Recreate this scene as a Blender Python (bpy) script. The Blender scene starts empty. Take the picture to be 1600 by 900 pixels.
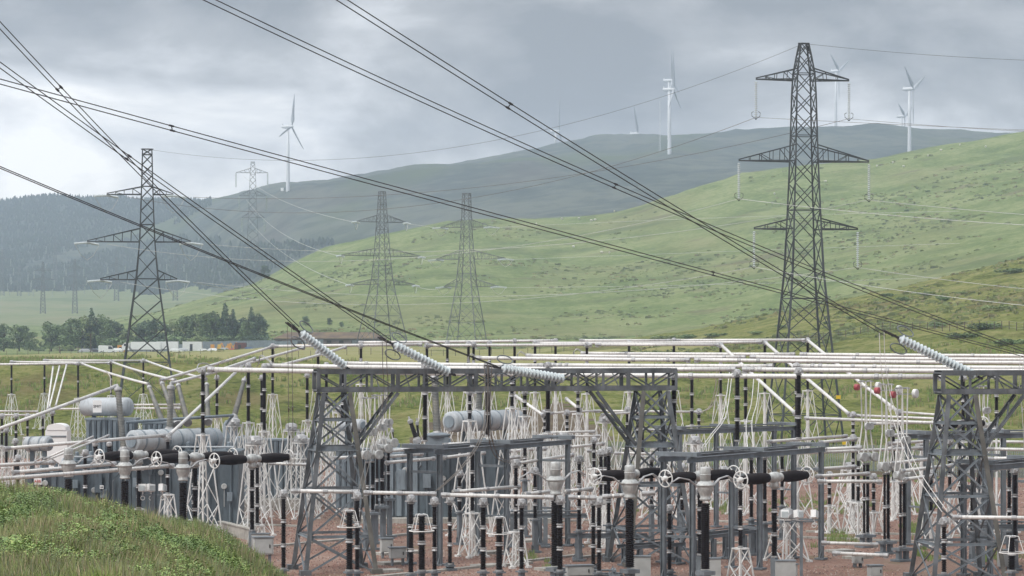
import bpy, math, random
import numpy as np
from mathutils import Vector, Matrix
R = math.radians
SC = bpy.context.scene
COL = SC.collection
F, HC, Y0 = 4000.0, 13.0, 530.0          # focal length in photo pixels, eye height (m), horizon row

# ------------------------------------------------------------------ camera
cam = bpy.data.cameras.new('camera')
cam.lens = 36.0 * F / 1600.0
cam.sensor_width = 36.0
cam.shift_y = (Y0 - 450.0) / 1600.0
cam.clip_start, cam.clip_end = 0.5, 20000
cam_o = bpy.data.objects.new('camera', cam)
cam_o.location = (0, 0, HC)
cam_o.rotation_euler = (R(90), 0, 0)
COL.objects.link(cam_o)
SC.camera = cam_o

SKY_OFF = (12.3, 1.0, 2.4)
# ------------------------------------------------------------------ sky and sun
SUN_EL, SUN_AZ = R(52), R(215)            # azimuth clockwise from +Y: behind the camera, from the left
world = bpy.data.worlds.new('World'); SC.world = world; world.use_nodes = True
nt = world.node_tree; nt.nodes.clear()
def N(t, typ, **kw):
    n = t.nodes.new(typ)
    for k, v in kw.items(): setattr(n, k, v)
    return n
out = N(nt, 'ShaderNodeOutputWorld')
sky = N(nt, 'ShaderNodeTexSky', sky_type='NISHITA', sun_disc=False, sun_elevation=SUN_EL, sun_rotation=SUN_AZ)
bg1 = N(nt, 'ShaderNodeBackground'); bg1.inputs[1].default_value = 0.1
nt.links.new(sky.outputs[0], bg1.inputs[0])
tc = N(nt, 'ShaderNodeTexCoord')
mp = N(nt, 'ShaderNodeMapping'); mp.inputs['Scale'].default_value = (10, 10, 24); mp.inputs['Location'].default_value = SKY_OFF
nt.links.new(tc.outputs['Generated'], mp.inputs[0])
n1 = N(nt, 'ShaderNodeTexNoise'); n1.inputs['Scale'].default_value = 1.0; n1.inputs['Detail'].default_value = 8; n1.inputs['Roughness'].default_value = 0.56; n1.inputs['Distortion'].default_value = 0.25
nt.links.new(mp.outputs[0], n1.inputs['Vector'])
# clouds brighten towards the horizon and towards the left of the view
sx = N(nt, 'ShaderNodeSeparateXYZ'); nt.links.new(tc.outputs['Generated'], sx.inputs[0])
ma = N(nt, 'ShaderNodeMath', operation='MULTIPLY_ADD'); ma.inputs[1].default_value = -3.1; ma.inputs[2].default_value = 0.33
nt.links.new(sx.outputs[2], ma.inputs[0])
mcl = N(nt, 'ShaderNodeMath', operation='MAXIMUM'); mcl.inputs[1].default_value = -0.12; nt.links.new(ma.outputs[0], mcl.inputs[0])
mx = N(nt, 'ShaderNodeMath', operation='MULTIPLY_ADD'); mx.inputs[1].default_value = -0.26
nt.links.new(sx.outputs[0], mx.inputs[0]); nt.links.new(mcl.outputs[0], mx.inputs[2])
ad = N(nt, 'ShaderNodeMath', operation='ADD'); nt.links.new(n1.outputs['Fac'], ad.inputs[0]); nt.links.new(mx.outputs[0], ad.inputs[1])
cr = N(nt, 'ShaderNodeValToRGB')
e = cr.color_ramp.elements
e[0].position = 0.38; e[0].color = (0.20, 0.205, 0.215, 1)
e[1].position = 0.80; e[1].color = (1.1, 1.07, 1.03, 1)
x = cr.color_ramp.elements.new(0.52); x.color = (0.37, 0.37, 0.375, 1)
x = cr.color_ramp.elements.new(0.64); x.color = (0.66, 0.66, 0.67, 1)
nt.links.new(ad.outputs[0], cr.inputs[0])
bg2 = N(nt, 'ShaderNodeBackground'); bg2.inputs[1].default_value = 1.0
nt.links.new(cr.outputs[0], bg2.inputs[0])
zr = N(nt, 'ShaderNodeMapRange', interpolation_type='SMOOTHSTEP'); zr.inputs[1].default_value = 0.15; zr.inputs[2].default_value = 0.75; zr.inputs[3].default_value = 1.0; zr.inputs[4].default_value = 3.9
nt.links.new(sx.outputs[2], zr.inputs[0]); nt.links.new(zr.outputs[0], bg2.inputs[1])     # thinner, brighter cloud overhead
mxs = N(nt, 'ShaderNodeMixShader'); mxs.inputs[0].default_value = 0.96
nt.links.new(bg1.outputs[0], mxs.inputs[1]); nt.links.new(bg2.outputs[0], mxs.inputs[2]); nt.links.new(mxs.outputs[0], out.inputs[0])

sun = bpy.data.lights.new('sun', 'SUN'); sun.energy = 1.5; sun.angle = R(10); sun.color = (1.0, 0.965, 0.91)
so = bpy.data.objects.new('sun', sun); COL.objects.link(so)
d = Vector((math.sin(SUN_AZ) * math.cos(SUN_EL), math.cos(SUN_AZ) * math.cos(SUN_EL), math.sin(SUN_EL)))
so.rotation_euler = d.to_track_quat('Z', 'Y').to_euler(); so.location = (0, -50, 200)
vs = SC.view_settings
vs.view_transform = 'Standard'; vs.look = 'None'; vs.gamma = 1; vs.use_curve_mapping = False; vs.exposure = 0.40
SC.cycles.use_denoising = True
SC.cycles.volume_bounces = 1; SC.cycles.max_bounces = 6
SC.cycles.volume_max_steps = 64
HAZE = 1.75e-4

# ------------------------------------------------------------------ helpers
def P(px, py, D): return Vector(((px - 800.0) / F * D, D, HC - (py - Y0) / F * D))
def Xp(px, D): return (px - 800.0) / F * D
def Zp(py, D): return HC - (py - Y0) / F * D

MATS = {}
def mat(name, col, rough=0.6, metal=0.0, var=0.15, scale=1.0, bump=0.0, col2=None, streak=None, detail=4, spec=None, thr=(0.35, 0.65), coat=0):
    if name in MATS: return MATS[name]
    m = bpy.data.materials.new(name); m.use_nodes = True; t = m.node_tree
    b = t.nodes['Principled BSDF']
    b.inputs['Roughness'].default_value = rough; b.inputs['Metallic'].default_value = metal
    if spec is not None: b.inputs['Specular IOR Level'].default_value = spec
    if coat: b.inputs['Coat Weight'].default_value = coat
    g = N(t, 'ShaderNodeNewGeometry'); no = N(t, 'ShaderNodeTexNoise')
    no.inputs['Scale'].default_value = scale; no.inputs['Detail'].default_value = detail
    t.links.new(g.outputs['Position'], no.inputs['Vector'])
    r = N(t, 'ShaderNodeValToRGB'); c1 = tuple(max(0, c * (1 - var)) for c in col)
    c2 = col2 if col2 else tuple(min(1, c * (1 + var)) for c in col)
    r.color_ramp.elements[0].position = thr[0]; r.color_ramp.elements[1].position = thr[1]
    r.color_ramp.elements[0].color = (*c1, 1); r.color_ramp.elements[1].color = (*c2, 1)
    t.links.new(no.outputs['Fac'], r.inputs[0]); last = r.outputs[0]
    if streak:
        sm = N(t, 'ShaderNodeMapping'); sm.inputs['Scale'].default_value = (5, 5, 0.7); t.links.new(g.outputs['Position'], sm.inputs[0])
        sn = N(t, 'ShaderNodeTexNoise'); sn.inputs['Scale'].default_value = 1.6; sn.inputs['Detail'].default_value = 6; t.links.new(sm.outputs[0], sn.inputs[0])
        sr = N(t, 'ShaderNodeMapRange'); sr.inputs[1].default_value = 0.5; sr.inputs[2].default_value = 0.72; sr.inputs[4].default_value = streak[1]; t.links.new(sn.outputs['Fac'], sr.inputs[0])
        sx_ = N(t, 'ShaderNodeMix', data_type='RGBA'); t.links.new(sr.outputs[0], sx_.inputs[0]); t.links.new(last, sx_.inputs[6]); sx_.inputs[7].default_value = (*streak[0], 1); last = sx_.outputs[2]
    t.links.new(last, b.inputs['Base Color'])
    if bump:
        bp = N(t, 'ShaderNodeBump'); bp.inputs['Strength'].default_value = bump; bp.inputs['Distance'].default_value = 0.3
        t.links.new(no.outputs['Fac'], bp.inputs['Height']); t.links.new(bp.outputs[0], b.inputs['Normal'])
    MATS[name] = m
    return m

M_ALU = mat('weathered_aluminium', (0.66, 0.65, 0.625), 0.45, 0.1, 0.10, 0.7, streak=((0.30, 0.29, 0.27), .55))
M_CLAMP = mat('cast_clamp_metal', (0.40, 0.40, 0.40), 0.5, 0.4, 0.2, 3)
M_WHITE = mat('pale_painted_steel', (0.72, 0.72, 0.70), 0.55, 0.0, 0.12, 1.5, streak=((0.34, 0.33, 0.30), .6))
M_GALV = mat('galvanised_steel', (0.165, 0.187, 0.205), 0.55, 0.12, 0.22, 1.2, streak=((0.13, 0.14, 0.14), .6))
M_GANTRY = mat('dull_gantry_steel', (0.070, 0.080, 0.087), 0.6, 0.1, 0.35, 0.9, col2=(0.165, 0.178, 0.19), streak=((0.085, 0.08, 0.07), .6))
M_GANTRY_OLD = mat('stained_gantry_steel', (0.13, 0.125, 0.11), 0.7, 0.2, 0.35, 0.9)
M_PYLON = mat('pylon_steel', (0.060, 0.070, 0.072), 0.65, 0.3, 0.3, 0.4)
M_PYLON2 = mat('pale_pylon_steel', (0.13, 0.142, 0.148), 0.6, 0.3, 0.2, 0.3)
M_PORC = mat('dark_brown_porcelain', (0.010, 0.006, 0.006), 0.5, 0, 0.3, 3, spec=0.25)
M_BUSH = mat('grey_bushing_porcelain', (0.20, 0.21, 0.205), 0.45, 0, 0.2, 1.5, col2=(0.27, 0.26, 0.23))
M_GLASS = mat('pale_toughened_glass', (0.53, 0.585, 0.60), 0.2, 0, 0.1, 4)
M_CAST = mat('grey_cast_housing', (0.44, 0.45, 0.44), 0.55, 0.2, 0.18, 4, streak=((0.25, 0.24, 0.22), .6))
M_TANK = mat('blue_grey_tank_paint', (0.098, 0.125, 0.145), 0.5, 0, 0.15, 0.8, streak=((0.05, 0.06, 0.065), .7))
M_TANK2 = mat('light_blue_grey_paint', (0.39, 0.42, 0.44), 0.42, 0, 0.09, 1.0, streak=((0.20, 0.21, 0.21), .55))
M_RAD = mat('radiator_paint', (0.20, 0.24, 0.27), 0.5, 0, 0.12, 1.0, streak=((0.09, 0.10, 0.11), .55))
M_BOX = mat('grey_cabinet_paint', (0.40, 0.41, 0.40), 0.5, 0, 0.1, 2)
M_SIGNW = mat('white_sign', (0.8, 0.8, 0.79), 0.5, 0, 0.03, 2)
M_YEL = mat('yellow_sign', (0.75, 0.50, 0.02), 0.5, 0, 0.05, 2)
M_RED = mat('red_paint', (0.34, 0.06, 0.07), 0.5, 0, 0.2, 2)
M_BLACK = mat('black_rubber', (0.02, 0.02, 0.02), 0.6, 0, 0.1, 2)
M_CABLE = mat('dark_aged_conductor', (0.045, 0.042, 0.042), 0.5, 0.3, 0.1, 1)
M_CABLEP = mat('bright_conductor', (0.45, 0.46, 0.45), 0.5, 0.3, 0.1, 1)
M_CABLEM = mat('dull_brown_cable', (0.15, 0.135, 0.12), 0.6, 0.1, 0.1, 1)
M_CONC = mat('concrete', (0.36, 0.345, 0.31), 0.85, 0, 0.2, 1.2, streak=((0.16, 0.15, 0.13), .6))
M_BLADE = mat('shade_toned_white_blade', (0.36, 0.38, 0.40), 0.4, 0, 0.03, 0.1)  # blades are white; the shade on their backlit side is painted in as grey
M_TURB = mat('turbine_white', (0.58, 0.60, 0.62), 0.4, 0, 0.03, 0.1)

class MB:
    def __init__(s): s.v = []; s.f = []
    def add(s, vs, fs):
        n = len(s.v); s.v.extend([tuple(v) for v in vs]); s.f.extend([tuple(i + n for i in f) for f in fs])
    def box(s, c, size, rz=0.0, tilt=None):
        x, y, z = (k / 2 for k in size); ca, sa = math.cos(rz), math.sin(rz)
        vs = []
        for dz in (-z, z):
            for dx, dy in ((-x, -y), (x, -y), (x, y), (-x, y)):
                p = Vector((dx * ca - dy * sa, dx * sa + dy * ca, dz))
                if tilt: p = tilt @ p
                vs.append((c[0] + p.x, c[1] + p.y, c[2] + p.z))
        s.add(vs, [(0, 3, 2, 1), (4, 5, 6, 7), (0, 1, 5, 4), (1, 2, 6, 5), (2, 3, 7, 6), (3, 0, 4, 7)])
        return s
    def frame(s, a, b):
        a, b = Vector(a), Vector(b); d = b - a
        if d.length < 1e-6: d = Vector((0, 0, 1))
        d.normalize(); up = Vector((0, 0, 1)) if abs(d.z) < 0.95 else Vector((0, 1, 0))
        u = d.cross(up).normalized(); w = u.cross(d).normalized()
        return a, b, u, w
    def bar(s, a, b, w, h=None):
        a, b, u, v = s.frame(a, b); w /= 2; h = w if h is None else h / 2
        vs = [p + u * (i * w) + v * (j * h) for p in (a, b) for i, j in ((-1, -1), (1, -1), (1, 1), (-1, 1))]
        s.add(vs, [(0, 1, 2, 3), (7, 6, 5, 4), (0, 4, 5, 1), (1, 5, 6, 2), (2, 6, 7, 3), (3, 7, 4, 0)])
        return s
    def angle(s, a, b, w, t=None):            # L section member
        a, b, u, v = s.frame(a, b); t = t or w * 0.16
        pr = [(0, 0), (w, 0), (w, t), (t, t), (t, w), (0, w)]
        vs = [p + u * (i - w / 2) + v * (j - w / 2) for p in (a, b) for i, j in pr]
        s.add(vs, [(5, 4, 3, 2, 1, 0), (6, 7, 8, 9, 10, 11)] + [(k, (k + 1) % 6, (k + 1) % 6 + 6, k + 6) for k in range(6)])
        return s
    def ibeam(s, a, b, w, h):                 # channel/I section
        a, b, u, v = s.frame(a, b); t = h * 0.12
        for (i0, i1, j0, j1) in ((-w / 2, w / 2, h / 2 - t, h / 2), (-w / 2, w / 2, -h / 2, -h / 2 + t), (-t / 2, t / 2, -h / 2 + t, h / 2 - t)):
            vs = [p + u * i + v * j for p in (a, b) for i, j in ((i0, j0), (i1, j0), (i1, j1), (i0, j1))]
            s.add(vs, [(0, 1, 2, 3), (7, 6, 5, 4), (0, 4, 5, 1), (1, 5, 6, 2), (2, 6, 7, 3), (3, 7, 4, 0)])
        return s
    def tube(s, a, b, r, n=8, r2=None):
        return s.path([a, b], r, n, r2)
    def path(s, pts, r, n=8, r2=None):
        pts = [Vector(p) for p in pts]; m = len(pts); base = len(s.v); vs = []
        for k, p in enumerate(pts):
            q0 = pts[max(0, k - 1)]; q1 = pts[min(m - 1, k + 1)]
            _, _, u, v = s.frame(q0, q1)
            rr = r if r2 is None else r + (r2 - r) * k / (m - 1)
            vs += [p + (u * math.cos(2 * math.pi * i / n) + v * math.sin(2 * math.pi * i / n)) * rr for i in range(n)]
        fs = [(k * n + i, (k + 1) * n + i, (k + 1) * n + (i + 1) % n, k * n + (i + 1) % n) for k in range(m - 1) for i in range(n)]
        fs += [tuple(range(n)), tuple(range((m - 1) * n + n - 1, (m - 1) * n - 1, -1))]
        s.add(vs, fs); return s
    def lathe(s, prof, n=12, a=(0, 0, 0), axis=(0, 0, 1)):
        a = Vector(a); d = Vector(axis).normalized(); _, _, u, v = s.frame(a, a + d)
        vs = [a + d * z + (u * math.cos(2 * math.pi * i / n) + v * math.sin(2 * math.pi * i / n)) * r for r, z in prof for i in range(n)]
        m = len(prof)
        fs = [(k * n + i, (k + 1) * n + i, (k + 1) * n + (i + 1) % n, k * n + (i + 1) % n) for k in range(m - 1) for i in range(n)]
        fs += [tuple(range(n)), tuple(range((m - 1) * n + n - 1, (m - 1) * n - 1, -1))]
        s.add(vs, fs); return s
    def ring(s, c, r, t, axis=(0, 0, 1), n=20, m=6, sq=1.0, start=0, end=1):
        c = Vector(c); _, _, u, v = s.frame(c, c + Vector(axis))
        pts = [c + u * (math.cos(2 * math.pi * i / n) * r) + v * (math.sin(2 * math.pi * i / n) * r * sq) for i in range(n + 1)]
        s.path(pts, t, m); return s
    def build(s, name, m, parent=None, origin=None, smooth=False):
        o0 = Vector(origin) if origin is not None else Vector((0, 0, 0))
        me = bpy.data.meshes.new(name)
        me.from_pydata([(v[0] - o0.x, v[1] - o0.y, v[2] - o0.z) for v in s.v], [], s.f)
        me.materials.append(m)
        if smooth: me.polygons.foreach_set('use_smooth', [True] * len(me.polygons))
        o = bpy.data.objects.new(name, me); COL.objects.link(o)
        if parent is not None: o.parent = parent
        elif origin is not None: o.location = o0
        return o

def inst(me_obj, name, parent, loc=(0, 0, 0), scale=(1, 1, 1), rot=(0, 0, 0)):
    o = bpy.data.objects.new(name, me_obj); COL.objects.link(o)
    o.parent = parent; o.location = loc; o.scale = scale; o.rotation_euler = rot
    return o
CACHE = {}
def cached(key, fn, m, smooth=False):         # a mesh datablock shared by repeats
    if key not in CACHE:
        b = fn(); me = bpy.data.meshes.new(key[0])
        me.from_pydata(b.v, [], b.f); me.materials.append(m)
        if smooth: me.polygons.foreach_set('use_smooth', [True] * len(me.polygons))
        CACHE[key] = me
    return CACHE[key]
def cached2(key, fa, fb, ma, mb_):         # one shared mesh with two materials (sheds and their metal flanges)
    if key not in CACHE:
        x, y = fa(), fb(); n = len(x.f); x.add(y.v, y.f); me = bpy.data.meshes.new(key[0]); me.from_pydata(x.v, [], x.f)
        me.materials.append(ma); me.materials.append(mb_); me.polygons.foreach_set('material_index', [0] * n + [1] * (len(x.f) - n)); CACHE[key] = me
    return CACHE[key]
def tag(o, label=None, cat=None, group=None, kind=None):
    if label: o['label'] = label
    if cat: o['category'] = cat
    if group: o['group'] = group
    if kind: o['kind'] = kind
    return o
def empty(name, loc, label, cat, group=None, rz=0):
    o = bpy.data.objects.new(name, None); COL.objects.link(o); o.location = loc; o.rotation_euler = (0, 0, rz)
    o.empty_display_size = 0.2
    return tag(o, label, cat, group)
NTH = 'leftmost,second from left,third from left,fourth from left,fifth from left,sixth from left,seventh from left,eighth from left,ninth from left,tenth from left,eleventh from left,twelfth from left,thirteenth from left,fourteenth from left,fifteenth from left,sixteenth from left,seventeenth from left,eighteenth from left,nineteenth from left,twentieth from left,21st from left,22nd from left,23rd from left,24th from left,25th from left,26th from left,27th from left,28th from left,29th from left,30th from left,31st from left,32nd from left,33rd from left,34th from left,35th from left,36th from left,37th from left,38th from left,39th from left,40th from left'.split(',')
def copy_tree(o, parent=None):
    c = o.copy(); COL.objects.link(c); c.parent = parent
    for ch in list(o.children): copy_tree(ch, c)
    return c

# numpy value noise
_rng = np.random.RandomState(7); _T = _rng.rand(256, 256)
def vnoise(x, y):
    xi = np.floor(x).astype(int); yi = np.floor(y).astype(int); fx = x - xi; fy = y - yi
    fx = fx * fx * (3 - 2 * fx); fy = fy * fy * (3 - 2 * fy)
    a = _T[xi & 255, yi & 255]; b = _T[(xi + 1) & 255, yi & 255]; c = _T[xi & 255, (yi + 1) & 255]; dd = _T[(xi + 1) & 255, (yi + 1) & 255]
    return (a * (1 - fx) + b * fx) * (1 - fy) + (c * (1 - fx) + dd * fx) * fy - 0.5
def fbm(x, y, o=4):
    r = 0; a = 1.0
    for k in range(o): r = r + a * vnoise(x * 2 ** k + 17 * k, y * 2 ** k + 31 * k); a *= 0.5
    return r

# ------------------------------------------------------------------ terrain (sheets from the yard to the skyline)
def yard_back(px): return np.interp(px, [-500, 500, 700, 1000, 1300, 2100], [286, 284, 262, 250, 243, 238])
# (distance, [(column, row)...]) profile lines of the land, each a real contour at that distance
LAND = [
 (345, [(-500, 572), (0, 571), (300, 568), (450, 572), (560, 580), (700, 585), (900, 588), (1100, 588), (1300, 580), (1600, 562), (2100, 545)]),
 (440, [(-500, 563), (0, 563), (300, 561), (500, 561), (700, 563), (900, 563), (1100, 556), (1300, 530), (1600, 480), (2100, 430)]),
 (600, [(-500, 559), (0, 559), (300, 557), (500, 554), (800, 548), (930, 538), (1000, 528), (1100, 514), (1200, 492), (1300, 470), (1400, 448), (1500, 426), (1600, 402), (2100, 330)]),
 (720, [(-500, 557), (0, 557), (300, 555), (500, 549), (800, 542), (930, 536), (1000, 531), (1100, 524), (1200, 508), (1300, 490), (1400, 472), (1500, 452), (1600, 431), (2100, 360)]),
 (820, [(-500, 552), (0, 552), (300, 551), (500, 544), (800, 536), (1000, 530), (1100, 518), (1300, 480), (1600, 420), (2100, 350)]),
 (930, [(-500, 550), (0, 549), (180, 545), (300, 536), (500, 524), (800, 526), (1000, 522), (1100, 510), (1300, 470), (1600, 400), (2100, 330)]),
 (1150, [(-500, 540), (0, 536), (120, 525), (180, 515), (260, 505), (400, 478), (500, 465), (700, 440), (900, 440), (1100, 420), (1300, 390), (1600, 330), (2100, 270)]),
 (1500, [(-500, 518), (60, 518), (120, 512), (180, 500), (260, 480), (400, 440), (450, 415), (500, 392), (560, 374), (600, 361), (700, 341), (760, 337), (880, 338), (960, 326), (1000, 317), (1100, 285), (1160, 266), (1260, 256), (1370, 249), (1450, 232), (1520, 220), (1600, 204), (2100, 130)]),
 (1800, [(-500, 500), (150, 500), (260, 495), (400, 470), (450, 440), (500, 420), (700, 365), (960, 345), (1100, 305), (1260, 276), (1600, 228), (2100, 150)]),
 (2250, [(-500, 478), (250, 476), (350, 468), (420, 440), (500, 405), (600, 380), (700, 350), (1000, 325), (1300, 270), (1600, 230), (2100, 160)]),
 (2600, [(-500, 461), (200, 459), (280, 450), (340, 415), (400, 385), (450, 350), (600, 310), (800, 280), (1046, 262), (1300, 262), (1600, 262), (2100, 240)]),
 (2800, [(-500, 454), (200, 450), (280, 430), (340, 380), (400, 325), (450, 296), (600, 273), (700, 261), (866, 246), (1046, 239), (1166, 246), (1300, 258), (1600, 266), (2100, 260)]),
 (3000, [(-500, 440), (200, 430), (260, 405), (330, 350), (400, 305), (450, 291), (600, 274), (700, 264), (866, 250), (1046, 241), (1166, 245), (1300, 250), (1600, 260), (2100, 260)]),
 (3400, [(-500, 385), (200, 375), (260, 350), (330, 313), (400, 291), (450, 284), (500, 279), (560, 270), (620, 262), (700, 254), (730, 248), (800, 235), (860, 226), (930, 216), (1000, 212), (1040, 210), (1100, 205), (1160, 200), (1260, 196), (1330, 193), (1370, 191), (1440, 192), (1500, 196), (1560, 200), (1700, 210), (2100, 240)]),
 (3900, [(-500, 325), (-100, 318), (0, 312), (100, 305), (170, 304), (240, 310), (300, 315), (330, 322), (400, 330), (700, 290), (1000, 250), (1370, 225), (2100, 270)]),
 (4400, [(-500, 350), (0, 345), (300, 345), (700, 320), (1370, 250), (2100, 300)]),
]
PXS = np.arange(-500, 2101, 10.0)
DS = np.concatenate([np.arange(236, 440, 1.25), 440 * (4400 / 440) ** np.linspace(0, 1, 300)])
YB = yard_back(PXS)
ZG = np.zeros((len(DS), len(PXS)))
for j, px in enumerate(PXS):
    kd = [YB[j], YB[j] + 3] + [k[0] for k in LAND]
    ky = [Y0 + HC * F / YB[j], Y0 + (HC - 0.6) * F / (YB[j] + 3)] + [float(np.interp(px, [a[0] for a in k[1]], [a[1] for a in k[1]])) for k in LAND]
    yy = np.interp(DS, kd, ky)
    ZG[:, j] = HC - (yy - Y0) * DS / F
# smooth a little along depth so profile lines do not crease
for _ in range(6):
    Zs = ZG.copy(); Zs[1:-1] = (ZG[:-2] + 2 * ZG[1:-1] + ZG[2:]) / 4; ZG = Zs
XG = (PXS[None, :] - 800) / F * DS[:, None]; YG = np.repeat(DS[:, None], len(PXS), 1)
amp = np.clip((YG - YB[None, :]) / 40.0, 0, 1)
ZG += amp * (fbm(XG / 7, YG / 9, 4) * 0.55 + fbm(XG / 60, YG / 80, 4) * np.clip(YG / 500, 0.4, 6) * 1.1)
ZG += np.clip((YG - 2500) / 500, 0, 1) * fbm(XG / 120, YG / 200, 4) * 9
ZG = np.where(YG < YB[None, :] + 0.5, -0.05, ZG)
def land_z(px, D):
    j = np.interp(px, PXS, np.arange(len(PXS))); i = np.interp(D, DS, np.arange(len(DS)))
    i0, j0 = int(i), int(j); i1, j1 = min(i0 + 1, len(DS) - 1), min(j0 + 1, len(PXS) - 1); a, b = i - i0, j - j0
    if D < np.interp(px, PXS, YB): return 0.0
    return float((ZG[i0, j0] * (1 - b) + ZG[i0, j1] * b) * (1 - a) + (ZG[i1, j0] * (1 - b) + ZG[i1, j1] * b) * a)

def grid_obj(name, X, Y, Z, m, kind='structure'):
    h, w = X.shape; v = np.stack([X, Y, Z], -1).reshape(-1, 3)
    idx = np.arange(h * w).reshape(h, w)
    f = np.stack([idx[:-1, :-1], idx[:-1, 1:], idx[1:, 1:], idx[1:, :-1]], -1).reshape(-1, 4)
    return np_obj(name, v, f, m, kind=kind)
def np_obj(name, v, f, m, kind=None, smooth=True, mi=None, parent=None):
    me = bpy.data.meshes.new(name); k = f.shape[1]
    me.vertices.add(len(v)); me.vertices.foreach_set('co', v.astype(np.float32).ravel())
    me.loops.add(f.size); me.loops.foreach_set('vertex_index', f.astype(np.int32).ravel())
    me.polygons.add(len(f)); me.polygons.foreach_set('loop_start', np.arange(0, f.size, k, dtype=np.int32))
    me.polygons.foreach_set('loop_total', np.full(len(f), k, dtype=np.int32))
    for q in (m if isinstance(m, list) else [m]): me.materials.append(q)
    if mi is not None: me.polygons.foreach_set('material_index', mi.astype(np.int32))
    me.polygons.foreach_set('use_smooth', np.full(len(f), smooth))
    me.update(calc_edges=True); me.validate()
    o = bpy.data.objects.new(name, me); COL.objects.link(o)
    if parent: o.parent = parent
    if kind: o['kind'] = kind
    return o

def land_mat(name, cols, s1, s2, bumps=0.5, stretch=(1, 1, 1), extra=None):
    """three-colour mottled ground: cols = list of (pos, rgb)"""
    m = bpy.data.materials.new(name); m.use_nodes = True; t = m.node_tree; b = t.nodes['Principled BSDF']
    b.inputs['Roughness'].default_value = 0.95; b.inputs['Specular IOR Level'].default_value = 0.1
    g = N(t, 'ShaderNodeNewGeometry'); mp = N(t, 'ShaderNodeMapping'); mp.inputs['Scale'].default_value = stretch
    t.links.new(g.outputs['Position'], mp.inputs[0])
    a = N(t, 'ShaderNodeTexNoise'); a.inputs['Scale'].default_value = s1; a.inputs['Detail'].default_value = 6; a.inputs['Roughness'].default_value = 0.6
    c = N(t, 'ShaderNodeTexNoise'); c.inputs['Scale'].default_value = s2; c.inputs['Detail'].default_value = 6; c.inputs['Roughness'].default_value = 0.7
    t.links.new(mp.outputs[0], a.inputs[0]); t.links.new(mp.outputs[0], c.inputs[0])
    mm = N(t, 'ShaderNodeMix', data_type='FLOAT'); mm.inputs[0].default_value = 0.5
    t.links.new(a.outputs['Fac'], mm.inputs[2]); t.links.new(c.outputs['Fac'], mm.inputs[3])
    r = N(t, 'ShaderNodeValToRGB'); el = r.color_ramp.elements
    el[0].position = cols[0][0]; el[0].color = (*cols[0][1], 1); el[1].position = cols[-1][0]; el[1].color = (*cols[-1][1], 1)
    for p, q in cols[1:-1]: z = el.new(p); z.color = (*q, 1)
    t.links.new(mm.outputs[0], r.inputs[0]); last = r.outputs[0]
    if extra: last = extra(t, g, last)
    t.links.new(last, b.inputs['Base Color'])
    bp = N(t, 'ShaderNodeBump'); bp.inputs['Strength'].default_value = bumps; bp.inputs['Distance'].default_value = 1.0
    t.links.new(c.outputs['Fac'], bp.inputs['Height']); t.links.new(bp.outputs[0], b.inputs['Normal'])
    return m
def patch(t, g, last, noise_scale, lo, hi, col, maxf=1.0, detail=5, stretch=(1, 1, 1), off=(0, 0, 0)):
    mp = N(t, 'ShaderNodeMapping'); mp.inputs['Scale'].default_value = stretch; mp.inputs['Location'].default_value = off
    t.links.new(g.outputs['Position'], mp.inputs[0])
    n = N(t, 'ShaderNodeTexNoise'); n.inputs['Scale'].default_value = noise_scale; n.inputs['Detail'].default_value = detail
    t.links.new(mp.outputs[0], n.inputs[0])
    mr = N(t, 'ShaderNodeMapRange'); mr.inputs[1].default_value = lo; mr.inputs[2].default_value = hi; mr.inputs[4].default_value = maxf
    t.links.new(n.outputs['Fac'], mr.inputs[0])
    mi = N(t, 'ShaderNodeMix', data_type='RGBA'); t.links.new(mr.outputs[0], mi.inputs[0]); t.links.new(last, mi.inputs[6]); mi.inputs[7].default_value = (*col, 1)
    return mi.outputs[2]
def grass_extra(t, g, last):
    last = patch(t, g, last, 0.012, 0.5, 0.66, (0.21, 0.20, 0.095), 0.5, 7, (1, .5, 1), (40, 3, 0))     # dry pale grass
    last = patch(t, g, last, 0.03, 0.56, 0.66, (0.085, 0.115, 0.042), 0.7, 7, (0.6, 1, 1), (10, 7, 0))  # rushes and bracken
    last = patch(t, g, last, 0.05, 0.63, 0.70, (0.12, 0.09, 0.06), 0.5, 7, (0.4, 1, 1))
    return last
M_GRASS = land_mat('rough_pasture', [(0.38, (0.088, 0.128, 0.040)), (0.48, (0.140, 0.185, 0.060)), (0.58, (0.220, 0.248, 0.108))], 0.035, 0.35, 1.0, extra=grass_extra)
M_BANK = land_mat('bank_grass', [(0.39, (0.068, 0.085, 0.022)), (0.48, (0.145, 0.172, 0.040)), (0.57, (0.250, 0.240, 0.095))], 0.16, 1.1, 0.8,
                  extra=lambda t, g, l: patch(t, g, l, 0.06, 0.55, 0.66, (0.15, 0.115, 0.055), 0.6, 7))
M_EARTH = land_mat('bare_brown_earth', [(0.35, (0.10, 0.075, 0.048)), (0.5, (0.165, 0.13, 0.09)), (0.65, (0.20, 0.175, 0.11))], 0.3, 1.5, 0.8)
M_FIELD = land_mat('pale_hay_field', [(0.35, (0.175, 0.180, 0.065)), (0.5, (0.235, 0.230, 0.092)), (0.65, (0.28, 0.245, 0.125))], 0.03, 0.4, 0.3)
M_HEATH = land_mat('heather_moor', [(0.40, (0.028, 0.040, 0.032)), (0.48, (0.046, 0.060, 0.048)), (0.57, (0.095, 0.105, 0.080))], 0.005, 0.035, 1.0,
                   extra=lambda t, g, l: patch(t, g, patch(t, g, l, 0.004, 0.5, 0.6, (0.062, 0.082, 0.032), 0.9, 5, (1, 0.4, 1)), 0.006, 0.56, 0.66, (0.09, 0.075, 0.06), 0.4, 6, (1, 0.4, 1), (9, 9, 0)))
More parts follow.
